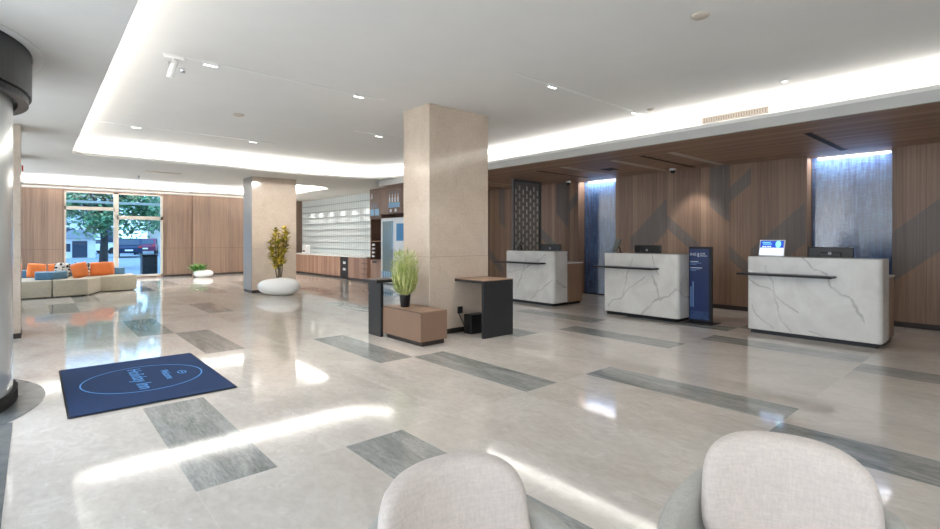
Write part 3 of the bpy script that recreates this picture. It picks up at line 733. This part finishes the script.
for k in range(480):
    a = R.uniform(0, 2 * PI); r0 = .045 * math.sqrt(R.random()); spread = .2 * math.sqrt(R.random()); h = R.uniform(.2, .72) * (1 - .35 * (spread / .2) ** 2) + .05
    p0 = Vector((r0 * math.cos(a), r0 * math.sin(a), .13)); bulge = spread * R.uniform(.75, 1)
    p1 = Vector((bulge * math.cos(a), bulge * math.sin(a), .13 + h * .5)); p2 = Vector((spread * math.cos(a + R.uniform(-.5, .5)) * .9, spread * math.sin(a + R.uniform(-.5, .5)) * .9, .13 + h))
    side = Vector((-math.sin(a + R.uniform(-1, 1)), math.cos(a), 0)).normalized() * R.uniform(.003, .006)
    v = [b.bm.verts.new(q) for q in (p0 - side * .6, p0 + side * .6, p1 + side, p1 - side, p2)]
    b.face((v[0], v[1], v[2], v[3])); b.face((v[3], v[2], v[4]))
for k in range(1100):      # the fine side leaves that give the clump its body
    a = R.uniform(0, 2 * PI); z = R.uniform(.17, .74); rr = (.175 * math.sin(min(1, (z - .1) / .62) * PI * .62 + .35)) * math.sqrt(R.uniform(.15, 1))
    p = (rr * math.cos(a), rr * math.sin(a), z)
    b.leaf(p, (math.cos(a) * .6 + R.uniform(-.4, .4), math.sin(a) * .6 + R.uniform(-.4, .4), R.uniform(.5, 1.2)), (R.uniform(-1, 1), R.uniform(-1, 1), .3), R.uniform(.04, .075), .0045)
b.build('grass_blades', 'grass', t, recalc=False)
b = MB(); b.box(4.6, 4.69, 5.474, 5.494, .27, .37, .004, 1)
tag(b.build('wall_socket', 'black_plastic'), 'small black socket box on the column under the side table', 'socket')
t = thing('floor_box', 'black box with cable under the right side table', 'box', (4.79, 5.3, 0))
b = MB(); b.box(-.15, .15, -.06, .1, .0, .27, .006, 1); b.build('box_body', 'black_plastic', t)
b = MB(); b.tube([(-.15, .02, .05), (-.19, .03, .09), (-.2, .06, .17), (-.2, .15, .28)], .006); b.build('cable', 'black_plastic', t)

# ------------------------------------------------------------------ plants in pebble planters
def pebble(mb, w, d, h, seg=40, rings=14, seed=0, hole=None):
    pr = random.Random(seed); ph = [pr.uniform(0, 6) for _ in range(4)]; rr = []
    for j in range(rings + 1):
        v = -PI / 2 + PI * j / rings; row = []
        for k in range(seg):
            a = 2 * PI * k / seg; c = abs(math.cos(v)) ** .75; s = math.copysign(abs(math.sin(v)) ** .85, math.sin(v))
            wob = 1 + .05 * math.sin(2 * a + ph[0]) + .03 * math.sin(3 * a + ph[1])
            x = w / 2 * c * math.cos(a) * wob; y = d / 2 * c * math.sin(a) * wob
            z = h / 2 + h / 2 * s * (1 + .08 * math.sin(a + ph[2]))
            row.append(mb.bm.verts.new((x, y, max(z, 0))))
        rr.append(row)
    for a, b in zip(rr, rr[1:]):
        for k in range(seg):
            f = mb.face((a[k], a[(k + 1) % seg], b[(k + 1) % seg], b[k]))
            if f: f.smooth = True
    mb.face(rr[-1]); mb.face(rr[0][::-1]); return mb
t = thing('potted_shrub', 'yellow leaved croton shrub in a white pebble planter by the column', 'potted plant', (4.45, 12.02, 0), -.72)
b = MB(); pebble(b, .95, .66, .41, seed=3); b.build('planter', 'white_gloss', t)
b = MB()
stems = []
for k in range(5):
    a = 2 * PI * k / 5; pts = [(.04 * math.cos(a), .04 * math.sin(a), .36)]
    top = R.uniform(1.3, 1.7)
    for q in range(1, 6):
        f = q / 5; pts.append((.04 * math.cos(a) + math.cos(a) * .17 * f * math.sin(f * 2) + R.uniform(-.02, .02), .04 * math.sin(a) + math.sin(a) * .17 * f * math.sin(f * 2) + R.uniform(-.02, .02), .36 + (top - .36) * f))
    b.tube(pts, .016, 6, .006); stems.append(pts)
b.build('stems', 'bark', t)
b = MB()
for pts in stems:
    for k in range(96):
        f = R.uniform(.22, 1) ** .9; i = min(4, int(f * 5)); u = f * 5 - i
        p = Vector(pts[i]).lerp(Vector(pts[i + 1]), u); a = R.uniform(0, 2 * PI)
        b.leaf(p, (math.cos(a), math.sin(a), R.uniform(-.25, .9)), (0, 0, 1), R.uniform(.13, .25) * (1.1 - .3 * f), R.uniform(.03, .05))
b.build('foliage', 'croton', t, recalc=False)
t = thing('potted_fern', 'small green plant in a white pebble planter at the wood wall', 'potted plant', (4.52, 19.4, 0), -.2)
b = MB(); pebble(b, .64, .42, .27, seed=5); b.build('planter', 'white_gloss', t)
b = MB()
for k in range(160):
    a = R.uniform(0, 2 * PI); e = R.uniform(.1, 1.1)
    b.leaf((-.17 + .14 * R.uniform(-1, 1), .08 * R.uniform(-1, 1), R.uniform(.2, .3)), (math.cos(a), math.sin(a), e), (0, 0, 1), R.uniform(.2, .36), R.uniform(.03, .05))
b.build('foliage', 'fern', t, recalc=False)

# ------------------------------------------------------------------ door mat
t = thing('door_mat', 'blue logo door mat with dark edge lying before the revolving door', 'door mat', (.79, 5.66, .004))
b = MB(); b.prism(rrect(-.6, .6, -.9, .9, .02, 3), .0, .004); b.build('mat_border', 'rubber', t)
b = MB(); b.prism(rrect(-.585, .585, -.885, .885, .015, 3), .0042, .009); pile = b.build('mat_pile', 'rug', t)
def ellring(mb, cx, cy, ax, ay, w, z, n=72):
    P = [[mb.bm.verts.new((cx + (ax + s) * math.cos(2 * PI * k / n), cy + (ay + s) * math.sin(2 * PI * k / n), z)) for k in range(n)] for s in (0, w)]
    for k in range(n): mb.face((P[0][k], P[1][k], P[1][(k + 1) % n], P[0][(k + 1) % n]))
b = MB(); ellring(b, .01, .0, .48, .5, .012, .0095); b.build('mat_oval', 'rug_ink', t)
RZ = (0, 0, -PI / 2)
b = MB(); ellring(b, .33, .0, .028, .06, .012, .0095, 32); b.box(.325, .337, -.05, .05, .0092, .0098); b.build('mat_emblem', 'rug_ink', t)
text_part('mat_lettering', 'Welcome', .1, 'rug_ink', t, (.2, 0, .0095), RZ, .0004, 'CENTER')
text_part('mat_lettering', 'Holiday Inn', .17, 'rug_ink', t, (-.03, 0, .0095), RZ, .0004, 'CENTER', 1.1)

# ------------------------------------------------------------------ far right: display wall, counter, tall cabinet, fridge
t = thing('display_wall', 'pale fluted glass display wall with thin steel ledges above the counter', 'display wall', (8.5, 17.3, 0))
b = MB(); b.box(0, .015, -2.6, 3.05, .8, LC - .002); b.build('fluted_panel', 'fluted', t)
for z in (.98, 1.22, 1.46, 1.70, 1.94, 2.18, 2.42, 2.66):
    b = MB(); b.box(-.03, -.001, -2.6, 3.05, z - .009, z + .009); b.build('ledge', 'ledge', t)
def cab(y0, y1, kind, label, zt=.745):
    c = (y0 + y1) / 2; h = (y1 - y0) / 2
    t = thing('base_cabinet', label, 'cabinet', (8.17, c, 0), 0, 'wood base cabinets under the white worktop')
    b = MB(); b.box(-.29, .32, -h, h, .07, zt); b.build('carcass', 'wood_cab', t)
    b = MB(); b.box(-.25, .3, -h, h, 0, .07); b.build('plinth', 'plinth', t)
    if kind == 'doors':
        for s in (-1, 1):
            b = MB(); b.box(-.31, -.2905, (s - 1) * h / 2 + .003, (s + 1) * h / 2 - .003, .075, zt - .005); b.build('door', 'wood_cab', t)
    elif kind == 'door':
        b = MB(); b.box(-.31, -.2905, -h + .003, h - .003, .075, zt - .005); b.build('door', 'wood_cab', t)
    else:
        for k in range(4):
            z0 = .075 + k * .167; b = MB(); b.box(-.31, -.2905, -h + .003, h - .003, z0, z0 + .15); dr = b.build('drawer', 'wood_cab', t)
            b = MB(); b.box(-.305, -.2905, -h + .003, h - .003, z0 + .1505, z0 + .164); b.build('finger_slot', 'plinth', dr)
cab(17.75, 20.0, 'doors', 'two door wood cabinet at the far end beside the column')
cab(15.63, 17.75, 'doors', 'two door wood cabinet just left of the black appliance')
cab(14.18, 15.05, 'door', 'wood cabinet between the black appliance and the drawers')
cab(13.83, 14.18, 'drawers', 'four drawer wood unit next to the tall cabinet')
t = thing('built_in_appliance', 'black built in appliance with two small white displays in the counter', 'appliance', (8.17, 15.34, 0))
b = MB(); b.box(-.3, .32, -.285, .285, .07, .745); b.build('appliance_body', 'black_plastic', t)
for z in (.33, .55):
    b = MB(); b.box(-.305, -.3005, -.09, .09, z - .04, z + .04); b.build('appliance_display', 'decal_white', t)
b = MB(); b.box(-.25, .3, -.285, .285, 0, .07); b.build('plinth', 'plinth', t)
b = MB(); b.box(7.84, 8.5, 13.83, 20.1, .746, .785, .004, 1)
tag(b.build('worktop', 'stone_white'), 'long white worktop running over the wood base cabinets', 'worktop')
b = MB(); b.box(-.1, .1, -.16, .16, 0, .31, .01, 2); bx = b.build('paper_dispenser', 'white_plastic', loc=(8.1, 19.0, .786)); tag(bx, 'white box dispenser on the far end of the worktop', 'dispenser')
b = MB(); b.box(-.104, -.1005, -.1, .1, .06, .12); b.build('dispenser_slot', 'slot_black', bx)
# tall cabinet
t = thing('tall_cabinet', 'tall walnut cabinet wall with bottle stickers around the white fridge', 'cabinet', (8.25, 12.8, 0)); c = 12.8
def tb(name, mat, *bx):
    b = MB()
    for q in bx: b.box(q[0] - 8.25, q[1] - 8.25, q[2] - c, q[3] - c, q[4], q[5])
    return b.build(name, mat, t)
tb('carcass', 'wood_dark', (7.985, 8.5, 13.77, 13.82, 0, LC), (7.985, 8.5, 13.14, 13.18, 0, LC), (7.985, 8.5, 11.73, 11.77, 0, LC), (8.48, 8.5, 11.73, 13.82, 0, LC), (7.985, 8.5, 11.73, 13.82, 2.1, 2.13), (7.985, 8.5, 13.18, 13.77, 1.97, 2.13), (7.985, 8.5, 13.18, 13.77, .68, .71))
ud = tb('upper_door', 'wood_dark', (7.965, 7.984, 13.16, 13.82, 2.0, LC - .002))
ud2 = tb('upper_door', 'wood_dark', (7.965, 7.984, 11.73, 13.155, 2.13, LC - .002))
ld = tb('lower_door', 'wood_cab', (7.965, 7.984, 13.16, 13.82, .06, .69))
tb('plinth', 'plinth', (8.0, 8.5, 11.73, 13.82, 0, .06)) if False else None
def sub(name, mat, par, *bx):
    b = MB()
    for q in bx: b.box(q[0] - 8.25, q[1] - 8.25, q[2] - c, q[3] - c, q[4], q[5])
    return b.build(name, mat, par)
sub('handle_notch', 'slot_black', ld, (7.963, 7.9648, 13.4, 13.66, .6, .672))
tb('niche_shelf', 'wood_cab', (7.99, 8.47, 13.185, 13.765, 1.27, 1.29))
for z in (.78, .9, 1.02, 1.14): tb('cup_rack', 'decal_white', (8.0, 8.04, 13.62, 13.74, z, z + .055))
# stickers: bottles and water drops
sub('bottle_sticker', 'decal_white', ud, (7.9635, 7.9648, 13.66, 13.72, 2.60, 2.70), (7.9635, 7.9648, 13.675, 13.705, 2.70, 2.76))
for k in range(3): sub('bottle_sticker', 'decal_grey', ud, (7.9635, 7.9648, 13.66 - k * .13, 13.74 - k * .13, 2.30, 2.44), (7.9635, 7.9648, 13.68 - k * .13, 13.72 - k * .13, 2.44, 2.5))
sub('water_sticker', 'decal_blue', ud, (7.9635, 7.9648, 13.55, 13.78, 2.08, 2.28)); sub('water_sticker', 'decal_blue', ud, (7.9635, 7.9648, 13.27, 13.5, 2.08, 2.28))
for k in range(4):
    y = 12.62 - k * .15; sub('bottle_sticker', 'decal_white', ud2, (7.9635, 7.9648, y, y + .08, 2.44, 2.58), (7.9635, 7.9648, y + .02, y + .06, 2.58, 2.68)); sub('bottle_cap_sticker', 'decal_grey', ud2, (7.9635, 7.9648, y + .01, y + .07, 2.69, 2.76))
sub('water_sticker', 'decal_blue', ud2, (7.9635, 7.9648, 12.12, 12.72, 2.28, 2.43))
for k in range(2): y = 12.6 - k * .26; sub('glass_sticker', 'decal_white', ud2, (7.9635, 7.9648, y - .06, y + .05, 2.15, 2.24))
t = thing('display_fridge', 'white framed fridge with grey glass door and blue screen', 'fridge', (8.22, 12.46, 0))
def fb(name, mat, *bx, par=None):
    b = MB()
    for q in bx: b.box(q[0] - 8.22, q[1] - 8.22, q[2] - 12.46, q[3] - 12.46, q[4], q[5])
    return b.build(name, mat, par or t)
fb('fridge_body', 'white_plastic', (7.99, 8.45, 11.79, 13.12, .02, 1.98))
gd = fb('glass_door', 'white_gloss', (7.95, 7.989, 12.36, 13.12, .04, 1.97)); fb('door_glass', 'fridge_glass', (7.946, 7.9495, 12.46, 13.03, .14, 1.88), par=gd)
fb('bottle_row', 'decal_blue', *[(7.944, 7.9455, 12.48 + k * .13, 12.56 + k * .13, .2, .38) for k in range(5)], par=gd)
fb('glass_decal', 'decal_blue', (7.944, 7.9455, 12.44, 12.52, 1.05, 1.85), par=gd)
fb('side_panel', 'white_gloss', (7.95, 7.989, 11.79, 12.355, .04, 1.97))
fb('screen', 'fridge_screen', (7.946, 7.9495, 11.86, 12.27, 1.3, 1.8))

# ------------------------------------------------------------------ lounge sofa by the window
t = thing('sofa', 'long stone grey angular lounge sofa with blue backrests before the window', 'sofa', (.6, 15.8, 0))
S = Vector((.6, 15.8))
def sp_(poly): return [(x - S.x, y - S.y) for x, y in poly]
b = MB(); b.prism(sp_([(-.55, 14.8), (.31, 14.82), (.31, 16.5), (-.55, 16.5)]), .02, .40, .02, 2); b.build('seat', 'fab_sofa', t)
b = MB(); b.prism(sp_([(.33, 14.82), (.97, 14.86), (1.27, 15.6), (2.05, 15.64), (2.05, 16.55), (.33, 16.5)]), .02, .40, .02, 2); b.build('seat', 'fab_sofa', t)
b = MB(); b.prism(sp_([(.02, 15.1), (.33, 15.08), (.62, 15.4), (.62, 15.62), (.02, 15.66)]), .402, .575, .02, 2); b.build('backrest', 'fab_blue', t)
b = MB(); b.prism(sp_([(.66, 16.2), (1.86, 16.25), (1.86, 16.5), (.66, 16.46)]), .402, .58, .02, 2); b.build('backrest', 'fab_blue', t)
b = MB(); b.prism(sp_([(-.5, 16.2), (.2, 16.2), (.2, 16.45), (-.5, 16.45)]), .402, .58, .02, 2); b.build('backrest', 'fab_blue', t)
b = MB()
for x, y in ((-.4, 15.0), (.2, 15.0), (.5, 15.0), (.9, 15.1), (1.4, 15.8), (1.95, 15.8), (1.95, 16.4), (.4, 16.4), (-.4, 16.4)): b.box(x - .03 - S.x, x + .03 - S.x, y - .03 - S.y, y + .03 - S.y, 0, .022)
b.build('foot_glide', 'rubber', t)
def cushion(w, h, th, loc, rot, mat, label, grp='sofa cushions'):
    b = MB(); n = 10; V = [[], []]
    for s in (0, 1):
        for i in range(n + 1):
            row = []
            for j in range(n + 1):
                u, v = i / n * 2 - 1, j / n * 2 - 1
                bul = (1 - u ** 4) * (1 - v ** 4); e = 1 - .05 * (u * u * v * v)
                row.append(b.bm.verts.new((u * w / 2 * e, (1 if s else -1) * (th / 2 * bul ** .6 + .004), h / 2 + v * h / 2 * e)))
            V[s].append(row)
    for s in (0, 1):
        for i in range(n):
            for j in range(n): b.face((V[s][i][j], V[s][i + 1][j], V[s][i + 1][j + 1], V[s][i][j + 1]))
    for i in range(n):
        for (p, q) in (((i, 0), (i + 1, 0)), ((i, n), (i + 1, n)), ((0, i), (0, i + 1)), ((n, i), (n, i + 1))):
            b.face((V[0][p[0]][p[1]], V[0][q[0]][q[1]], V[1][q[0]][q[1]], V[1][p[0]][p[1]]))
    o = b.build('cushion', mat, smooth=True, loc=loc); o.rotation_euler = rot; tag(o, label, 'cushion', grp); return o
cushion(.36, .35, .13, (.04, 16.03, .41), (-.25, .1, .1), 'fab_orange', 'flat orange cushion at the left end of the sofa')
cushion(.34, .33, .12, (.43, 16.1, .41), (-.25, 0, 0), 'fab_orange', 'orange cushion tucked behind the blue block')
cushion(.32, .36, .12, (.53, 15.86, .41), (-.25, .1, .2), 'fab_pattern', 'black and white cushion behind the blue block')
cushion(.33, .38, .13, (.88, 15.36, .41), (-.3, -.26, -.2), 'fab_orange', 'tilted orange cushion beside the blue block')
cushion(.34, .36, .12, (.9, 15.75, .41), (-.25, .05, 0), 'fab_pattern', 'black and white cushion behind the tilted orange one')
cushion(.34, .32, .12, (1.0, 16.08, .41), (-.25, 0, 0), 'fab_orange', 'orange cushion mostly hidden behind the wide one')
cushion(.6, .36, .14, (1.3, 15.86, .41), (-.3, -.03, .05), 'fab_orange', 'wide orange cushion at the right end of the sofa')

# ------------------------------------------------------------------ armchairs in front
def armchair(loc, rz, label):
    t = thing('armchair', label, 'armchair', loc, rz, 'beige tub armchairs')
    # shell: U round the back, top falling to the arms; front is -Y
    b = MB(); N = 40; inner, outer = [], []
    rows = []
    for k in range(N + 1):
        a = math.radians(-22 + 224 * k / N); cx, cy = math.cos(a), math.sin(a)
        x0, y0 = .28 * cx, (.284 * cy if cy > 0 else .288 * cy * 1.7)
        f = abs(a - PI / 2) / math.radians(112)
        zt = .66 - .2 * f ** 1.3; zb = .17
        nx, ny = cx, cy
        ring = []
        for (o_, z) in ((0, zb), (.0, zt - .02), (.012, zt), (.05, zt), (.062, zt - .02), (.05, .3), (.03, zb)):
            ring.append(b.bm.verts.new((x0 + nx * o_, y0 + ny * o_, z)))
        rows.append(ring)
    for p, q in zip(rows, rows[1:]):
        for i in range(len(p)): b.face((p[i], q[i], q[(i + 1) % len(p)], p[(i + 1) % len(p)]))
    b.face(rows[0]); b.face(rows[-1][::-1])
    o = b.build('arm_shell', 'fab_grey', t, smooth=True)
    # backrest: thick rounded panel, bent round the sitter
    b = MB(); nu, nv = 24, 18; W, z0, z1 = .22, .40, .745; G = {}
    def outline(u, v):
        pw = 3.6
        # squircle map of the unit square
        d = (abs(u) ** pw + abs(v) ** pw) ** (1 / pw); m = max(abs(u), abs(v))
        k = m / d if d > 1e-6 else 1
        return u * k, v * k
    for s in (0, 1):
        for i in range(nu + 1):
            for j in range(nv + 1):
                u, v = i / nu * 2 - 1, j / nv * 2 - 1; x, y = outline(u, v)
                m = max(abs(u), abs(v)); th = .045 * (1 - m ** 7) ** .5
                px_ = x * W * (1 + .04 * (1 - y) / 2); z = (z0 + z1) / 2 + y * (z1 - z0) / 2
                yy = .215 - .42 * px_ ** 2 / W + .16 * (z - z0) + (th if s else -th)
                G[s, i, j] = b.bm.verts.new((px_, yy, z))
    for s in (0, 1):
        for i in range(nu):
            for j in range(nv): b.face((G[s, i, j], G[s, i + 1, j], G[s, i + 1, j + 1], G[s, i, j + 1]))
    bmesh.ops.remove_doubles(b.bm, verts=b.bm.verts[:], dist=.0008)
    b.build('backrest', 'fab_beige', t, smooth=True)
    b = MB(); b.prism(rrect(-.22, .22, -.25, .18, .09, 6), .24, .43, .035, 3); b.build('seat', 'fab_beige', t, smooth=True)
    for x, y in ((-.2, -.19), (.2, -.19), (-.17, .2), (.17, .2)):
        b = MB(); b.tube([(x, y, .24), (x * 1.1, y * 1.1, 0)], .018, 10, .012); b.build('leg', 'wood_dark', t)
    return t
armchair((.80, .83, 0), math.radians(-10), 'beige tub armchair in front, the left one of the pair')
armchair((1.50, .41, 0), math.radians(-67), 'beige tub armchair in front, the right one under the dark floor strip')

# ------------------------------------------------------------------ outside the window
mb = MB(); mb.box(-60, 60, 20.66, 110, -.2, -.1); struct(mb.build('street', 'asphalt'))
def building(x0, x1, y0, y1, h, mat, label, rows, cols):
    t = thing('street_building', label, 'building', ((x0 + x1) / 2, y0, -.1)); w = (x1 - x0) / 2
    b = MB(); b.box(-w, w, 0, y1 - y0, 0, h); b.build('facade', mat, t)
    b = MB(); b.box(-w - .2, w + .2, -.2, y1 - y0 + .2, h, h + .35); b.build('roof', 'roof_grey', t)
    for r in range(rows):
        for c_ in range(cols):
            cx = -w + 2 * w * (c_ + .5) / cols; z = 1.1 + r * (h - .5) / rows
            b = MB(); b.box(cx - w / cols * .5, cx + w / cols * .5, -.05, -.001, z, z + (h / rows) * .5); b.build('window', 'dark_glass', t)
building(-3, 7, 66, 74, 11.5, 'stucco', 'pale block of flats straight across the street behind the tree', 4, 6)
building(10.5, 19, 64, 72, 9.5, 'stucco_warm', 'warm toned street house right of the pale block', 3, 5)
building(-14, -4, 60, 70, 8, 'stucco_warm', 'lower street house left of the pale block', 3, 5)
t = thing('kiosk', 'small street kiosk with a grey hipped roof outside the window', 'kiosk', (2.56, 48.4, -.1))
b = MB(); b.box(-1.0, 1.0, -1, 1, 0, 1.5); b.build('kiosk_wall', 'stucco', t)
b = MB(); v = [b.bm.verts.new(q) for q in ((-1.4, -1.3, 1.5), (1.4, -1.3, 1.5), (1.4, 1.3, 1.5), (-1.4, 1.3, 1.5), (-.4, 0, 2.15), (.4, 0, 2.15))]
for q in ((0, 1, 5, 4), (1, 2, 5), (2, 3, 4, 5), (3, 0, 4), (3, 2, 1, 0)): b.face([v[i] for i in q])
b.build('kiosk_roof', 'roof_grey', t)
b = MB(); b.box(-.4, .5, -1.03, -1.001, 0.05, 1.3); b.build('kiosk_door', 'dark_glass', t)
b = MB(); b.box(-.9, -.5, -1.03, -1.001, .5, 1.1); b.build('kiosk_window', 'dark_glass', t)
def tree(x, y, h, r, n, label, seed):
    rr = random.Random(seed); t = thing('street_tree', label, 'tree', (x, y, -.1))
    b = MB(); b.tube([(0, 0, 0), (.05, 0, h * .3), (-.05, .1, h * .55), (.1, 0, h * .85)], .2, 10, .07)
    for k in range(6):
        a = k * 1.05; b.tube([(0, 0, h * (.42 + .04 * k)), (math.cos(a) * r * .4, math.sin(a) * r * .4, h * (.6 + .03 * k)), (math.cos(a) * r * .8, math.sin(a) * r * .8, h * (.68 + .04 * k))], .08, 6, .03)
    b.build('trunk', 'bark_dark', t)
    b = MB()
    blobs = [(rr.gauss(0, r * .5), rr.gauss(0, r * .4), h * rr.uniform(.34, .85), rr.uniform(.4, .8)) for _ in range(26)]
    for k in range(n):
        cx, cy, cz, s = rr.choice(blobs); p = (cx + rr.gauss(0, s * .55), cy + rr.gauss(0, s * .55), cz + rr.gauss(0, s * .42))
        b.leaf(p, (rr.uniform(-1, 1), rr.uniform(-1, 1), rr.uniform(-.6, .6)), (rr.uniform(-1, 1), rr.uniform(-1, 1), 1), rr.uniform(.14, .3), rr.uniform(.05, .1))
    b.build('foliage', 'tree', t, recalc=False)
tree(2.55, 30, 4.8, 2.6, 5200, 'leafy street tree with dark trunk right outside the window', 2)
tree(-.2, 42, 6.6, 2.8, 3500, 'leafy street tree behind the kiosk', 4)
tree(10.2, 60, 6.5, 2.6, 3000, 'distant street tree beside the warm toned house', 9)
def car(x, y, rz, mat, label, h=1.5):
    t = thing('parked_car', label, 'car', (x, y, -.1), rz, 'cars parked along the street')
    prof = [(-2.15, .35), (-2.2, .75), (-2.1, .95), (-1.75, h), (.35, h), (1.05, .98), (2.1, .85), (2.2, .5), (2.15, .32)]
    b = MB(); P = [(px_, z) for px_, z in prof]
    b.prism(P, -.86, .86, .05, 2, Matrix(((1, 0, 0, 0), (0, 0, 1, 0), (0, 1, 0, 0), (0, 0, 0, 1)))); b.build('car_body', mat, t)
    b = MB(); b.quad((-2.115, -.7, 1.0), (-2.115, .7, 1.0), (-1.82, .62, h - .08), (-1.82, -.62, h - .08)); b.build('rear_window', 'dark_glass', t)
    for s in (-1, 1):
        b = MB(); b.box(-1.6, .4, s * .865 - .004, s * .865 + .004, 1.0, h - .1); b.build('side_window', 'dark_glass', t)
        b = MB(); b.box(-2.2, -2.12, s * .72 - .1, s * .72 + .1, .76, .92); b.build('tail_light', 'tail', t)
        for wx in (-1.35, 1.35):
            b = MB(); b.tube([(wx, s * .7, .32), (wx, s * .88, .32)], .32, 18); b.build('wheel', 'rubber', t)
    b = MB(); b.box(-2.225, -2.2, -.26, .26, .52, .64); b.build('number_plate', 'white_plastic', t)
car(5.8, 48, math.radians(82), 'car_dark', 'dark blue car parked outside, seen from behind')
car(8.1, 56, math.radians(78), 'car_maroon', 'maroon car parked farther along the street')
car(4.2, 60, math.radians(30), 'car_white', 'white car parked behind the tree trunk')
car(9.3, 49, math.radians(80), 'car_white', 'white car at the far right of the window view')
t = thing('street_bin', 'dark square litter bin close outside the window', 'litter bin', (3.35, 22.6, -.1))
b = MB(); b.box(-.25, .25, -.25, .25, 0, .8, .02, 1); b.build('bin_body', 'black', t)
b = MB(); b.box(-.27, .27, -.27, .27, .801, .86, .01, 1); b.build('bin_lid', 'black_plastic', t)
t = thing('road_sign', 'round red road sign on a thin pole across the street', 'road sign', (6.6, 38, -.1))
b = MB(); b.tube([(0, 0, 0), (0, 0, 2.6)], .035); b.build('pole', 'steel', t)
b = MB(); b.tube([(0, -.03, 2.3), (0, -.06, 2.3)], .34, 24); b.build('sign_disc', 'sign_red', t)
b = MB(); b.box(-.22, .22, -.066, -.0605, 2.25, 2.35); b.build('sign_bar', 'white_plastic', t)
b = MB(); b.box(-1, 6, 21.6, 21.75, 2.60, 2.68); struct(b.build('exterior_beam', 'frame_cream'))

# ------------------------------------------------------------------ light
def area(name, loc, size, power, rot=(0, 0, 0), col=(1, .98, .95), spread=None):
    l = bpy.data.lights.new(name, 'AREA'); l.shape = 'RECTANGLE'; l.size, l.size_y = size; l.energy = power; l.color = col
    if spread: l.spread = spread
    o = bpy.data.objects.new(name, l); COL.objects.link(o); o.location = loc; o.rotation_euler = rot; return o
UP = (PI, 0, 0); P = 7.0; P2 = 30.0
area('cove_light', (.22, 4.0, 3.0), (.1, 14.6), 14.6 * P, UP)
area('cove_light', (3.3, 11.95, 3.0), (5.0, .1), 5.0 * P * 1.5, UP)
area('cove_light', (7.38, 3.5, 3.0), (.12, 13.4), 13.4 * P * .6, UP)
for a_ in (12, 35, 58, 80):
    an = math.radians(a_); area('cove_light', (5.7 + 1.6 * math.cos(an), 10.35 + 1.6 * math.sin(an), 3.0), (.1, .6), .6 * P, (PI, 0, an))
area('cove_light', (3.3, -3.65, 3.0), (6, .1), 6 * P, UP)
area('cove_light', (1.6, 15.2, 3.0), (4.4, .1), 4.4 * P2, UP)
area('cove_light', (5.8, 13.85, 3.0), (1.6, .1), 1.6 * P2, UP)
area('cove_light', (7.1, 17.2, 3.0), (.1, 4.6), 4.6 * P2, UP)
area('cove_light', (3.2, 19.84, 3.07), (7.4, .06), 7.4 * P2, UP)
area('wall_wash', (3.7, 20.1, 3.2), (8.0, .06), 8 * 3.0, (0, 0, 0), (1, .93, .87))
for y, w in ((1.995, 1.0), (6.82, .95)):
    area('panel_light', (10.13, y, RC - .012), (.05, w), 7 * w, (0, math.radians(-18), 0), (1, .97, .93))
def spot(name, loc, target, power, size, blend=.6, col=(1, .965, .93), soft=.05):
    l = bpy.data.lights.new(name, 'SPOT'); l.energy = power; l.spot_size = math.radians(size); l.spot_blend = blend; l.shadow_soft_size = soft; l.color = col
    o = bpy.data.objects.new(name, l); COL.objects.link(o); o.location = loc
    o.rotation_euler = (Vector(target) - Vector(loc)).to_track_quat('-Z', 'Y').to_euler(); return o
spot('wall_spot', (9.5, 4.45, RC - .03), (9.95, 4.45, .9), 30, 70)
for y in (14.9, 15.8, 16.7, 17.6, 18.5, 19.3): spot('shelf_spot', (8.15, y, LC - .02), (8.5, y, 1.3), 32, 60, .8, (1, .98, .95))
for x, y in ((1.42, 5.8), (3.18, 5.8), (4.75, 3.87)): spot('track_beam', (x, y, HC - .05), (x, y, 0), 120 if y > 9 else 45, 140, .95, soft=.18)
for x, y in ((1.2, 17.2), (3.4, 17.4), (5.6, 17.4)): spot('window_coffer_fill', (x, y, HC - .02), (x, y, 0), 150, 140, .95, soft=.18)  # added fill lamps without fittings, brighten the far end of the hall
for x, y in ((3.15, 9.85), (5.2, 9.4)): spot('column_fill', (x, y, HC - .04), (4.64, 12.83, 1.5), 170, 60, .9, soft=.12)  # extra spots added to brighten the far column

w = bpy.data.worlds.new('sky'); sc.world = w; w.use_nodes = True; nt = w.node_tree
bg = nt.nodes['Background']; tc = nt.nodes.new('ShaderNodeTexCoord'); sp3 = nt.nodes.new('ShaderNodeSeparateXYZ'); rp = nt.nodes.new('ShaderNodeValToRGB')
nt.links.new(tc.outputs['Generated'], sp3.inputs[0]); nt.links.new(sp3.outputs[2], rp.inputs[0]); nt.links.new(rp.outputs[0], bg.inputs[0])
rp.color_ramp.elements[0].color = (.84, .9, .97, 1); rp.color_ramp.elements[1].color = (.66, .8, 1, 1); bg.inputs[1].default_value = 2.3

# ------------------------------------------------------------------ camera
F = 495.0; cam = bpy.data.cameras.new('camera'); cam.sensor_width = 36; cam.lens = F / 940 * 36; cam.clip_start = .05
cam.shift_y = -(264.5 - 239.0) / 940
co = bpy.data.objects.new('camera', cam); COL.objects.link(co); co.location = (0, 0, 1.35); co.rotation_euler = (PI / 2, 0, -math.radians(41.4)); sc.camera = co
vs = sc.view_settings; vs.view_transform = 'Standard'; vs.look = 'None'; vs.gamma = 1; vs.use_curve_mapping = False; vs.exposure = 1.03
cy = sc.cycles; cy.use_denoising = True; cy.max_bounces = 8; cy.diffuse_bounces = 5; cy.glossy_bounces = 4; cy.transparent_max_bounces = 8; cy.sample_clamp_indirect = 6; cy.caustics_reflective = False; cy.caustics_refractive = False
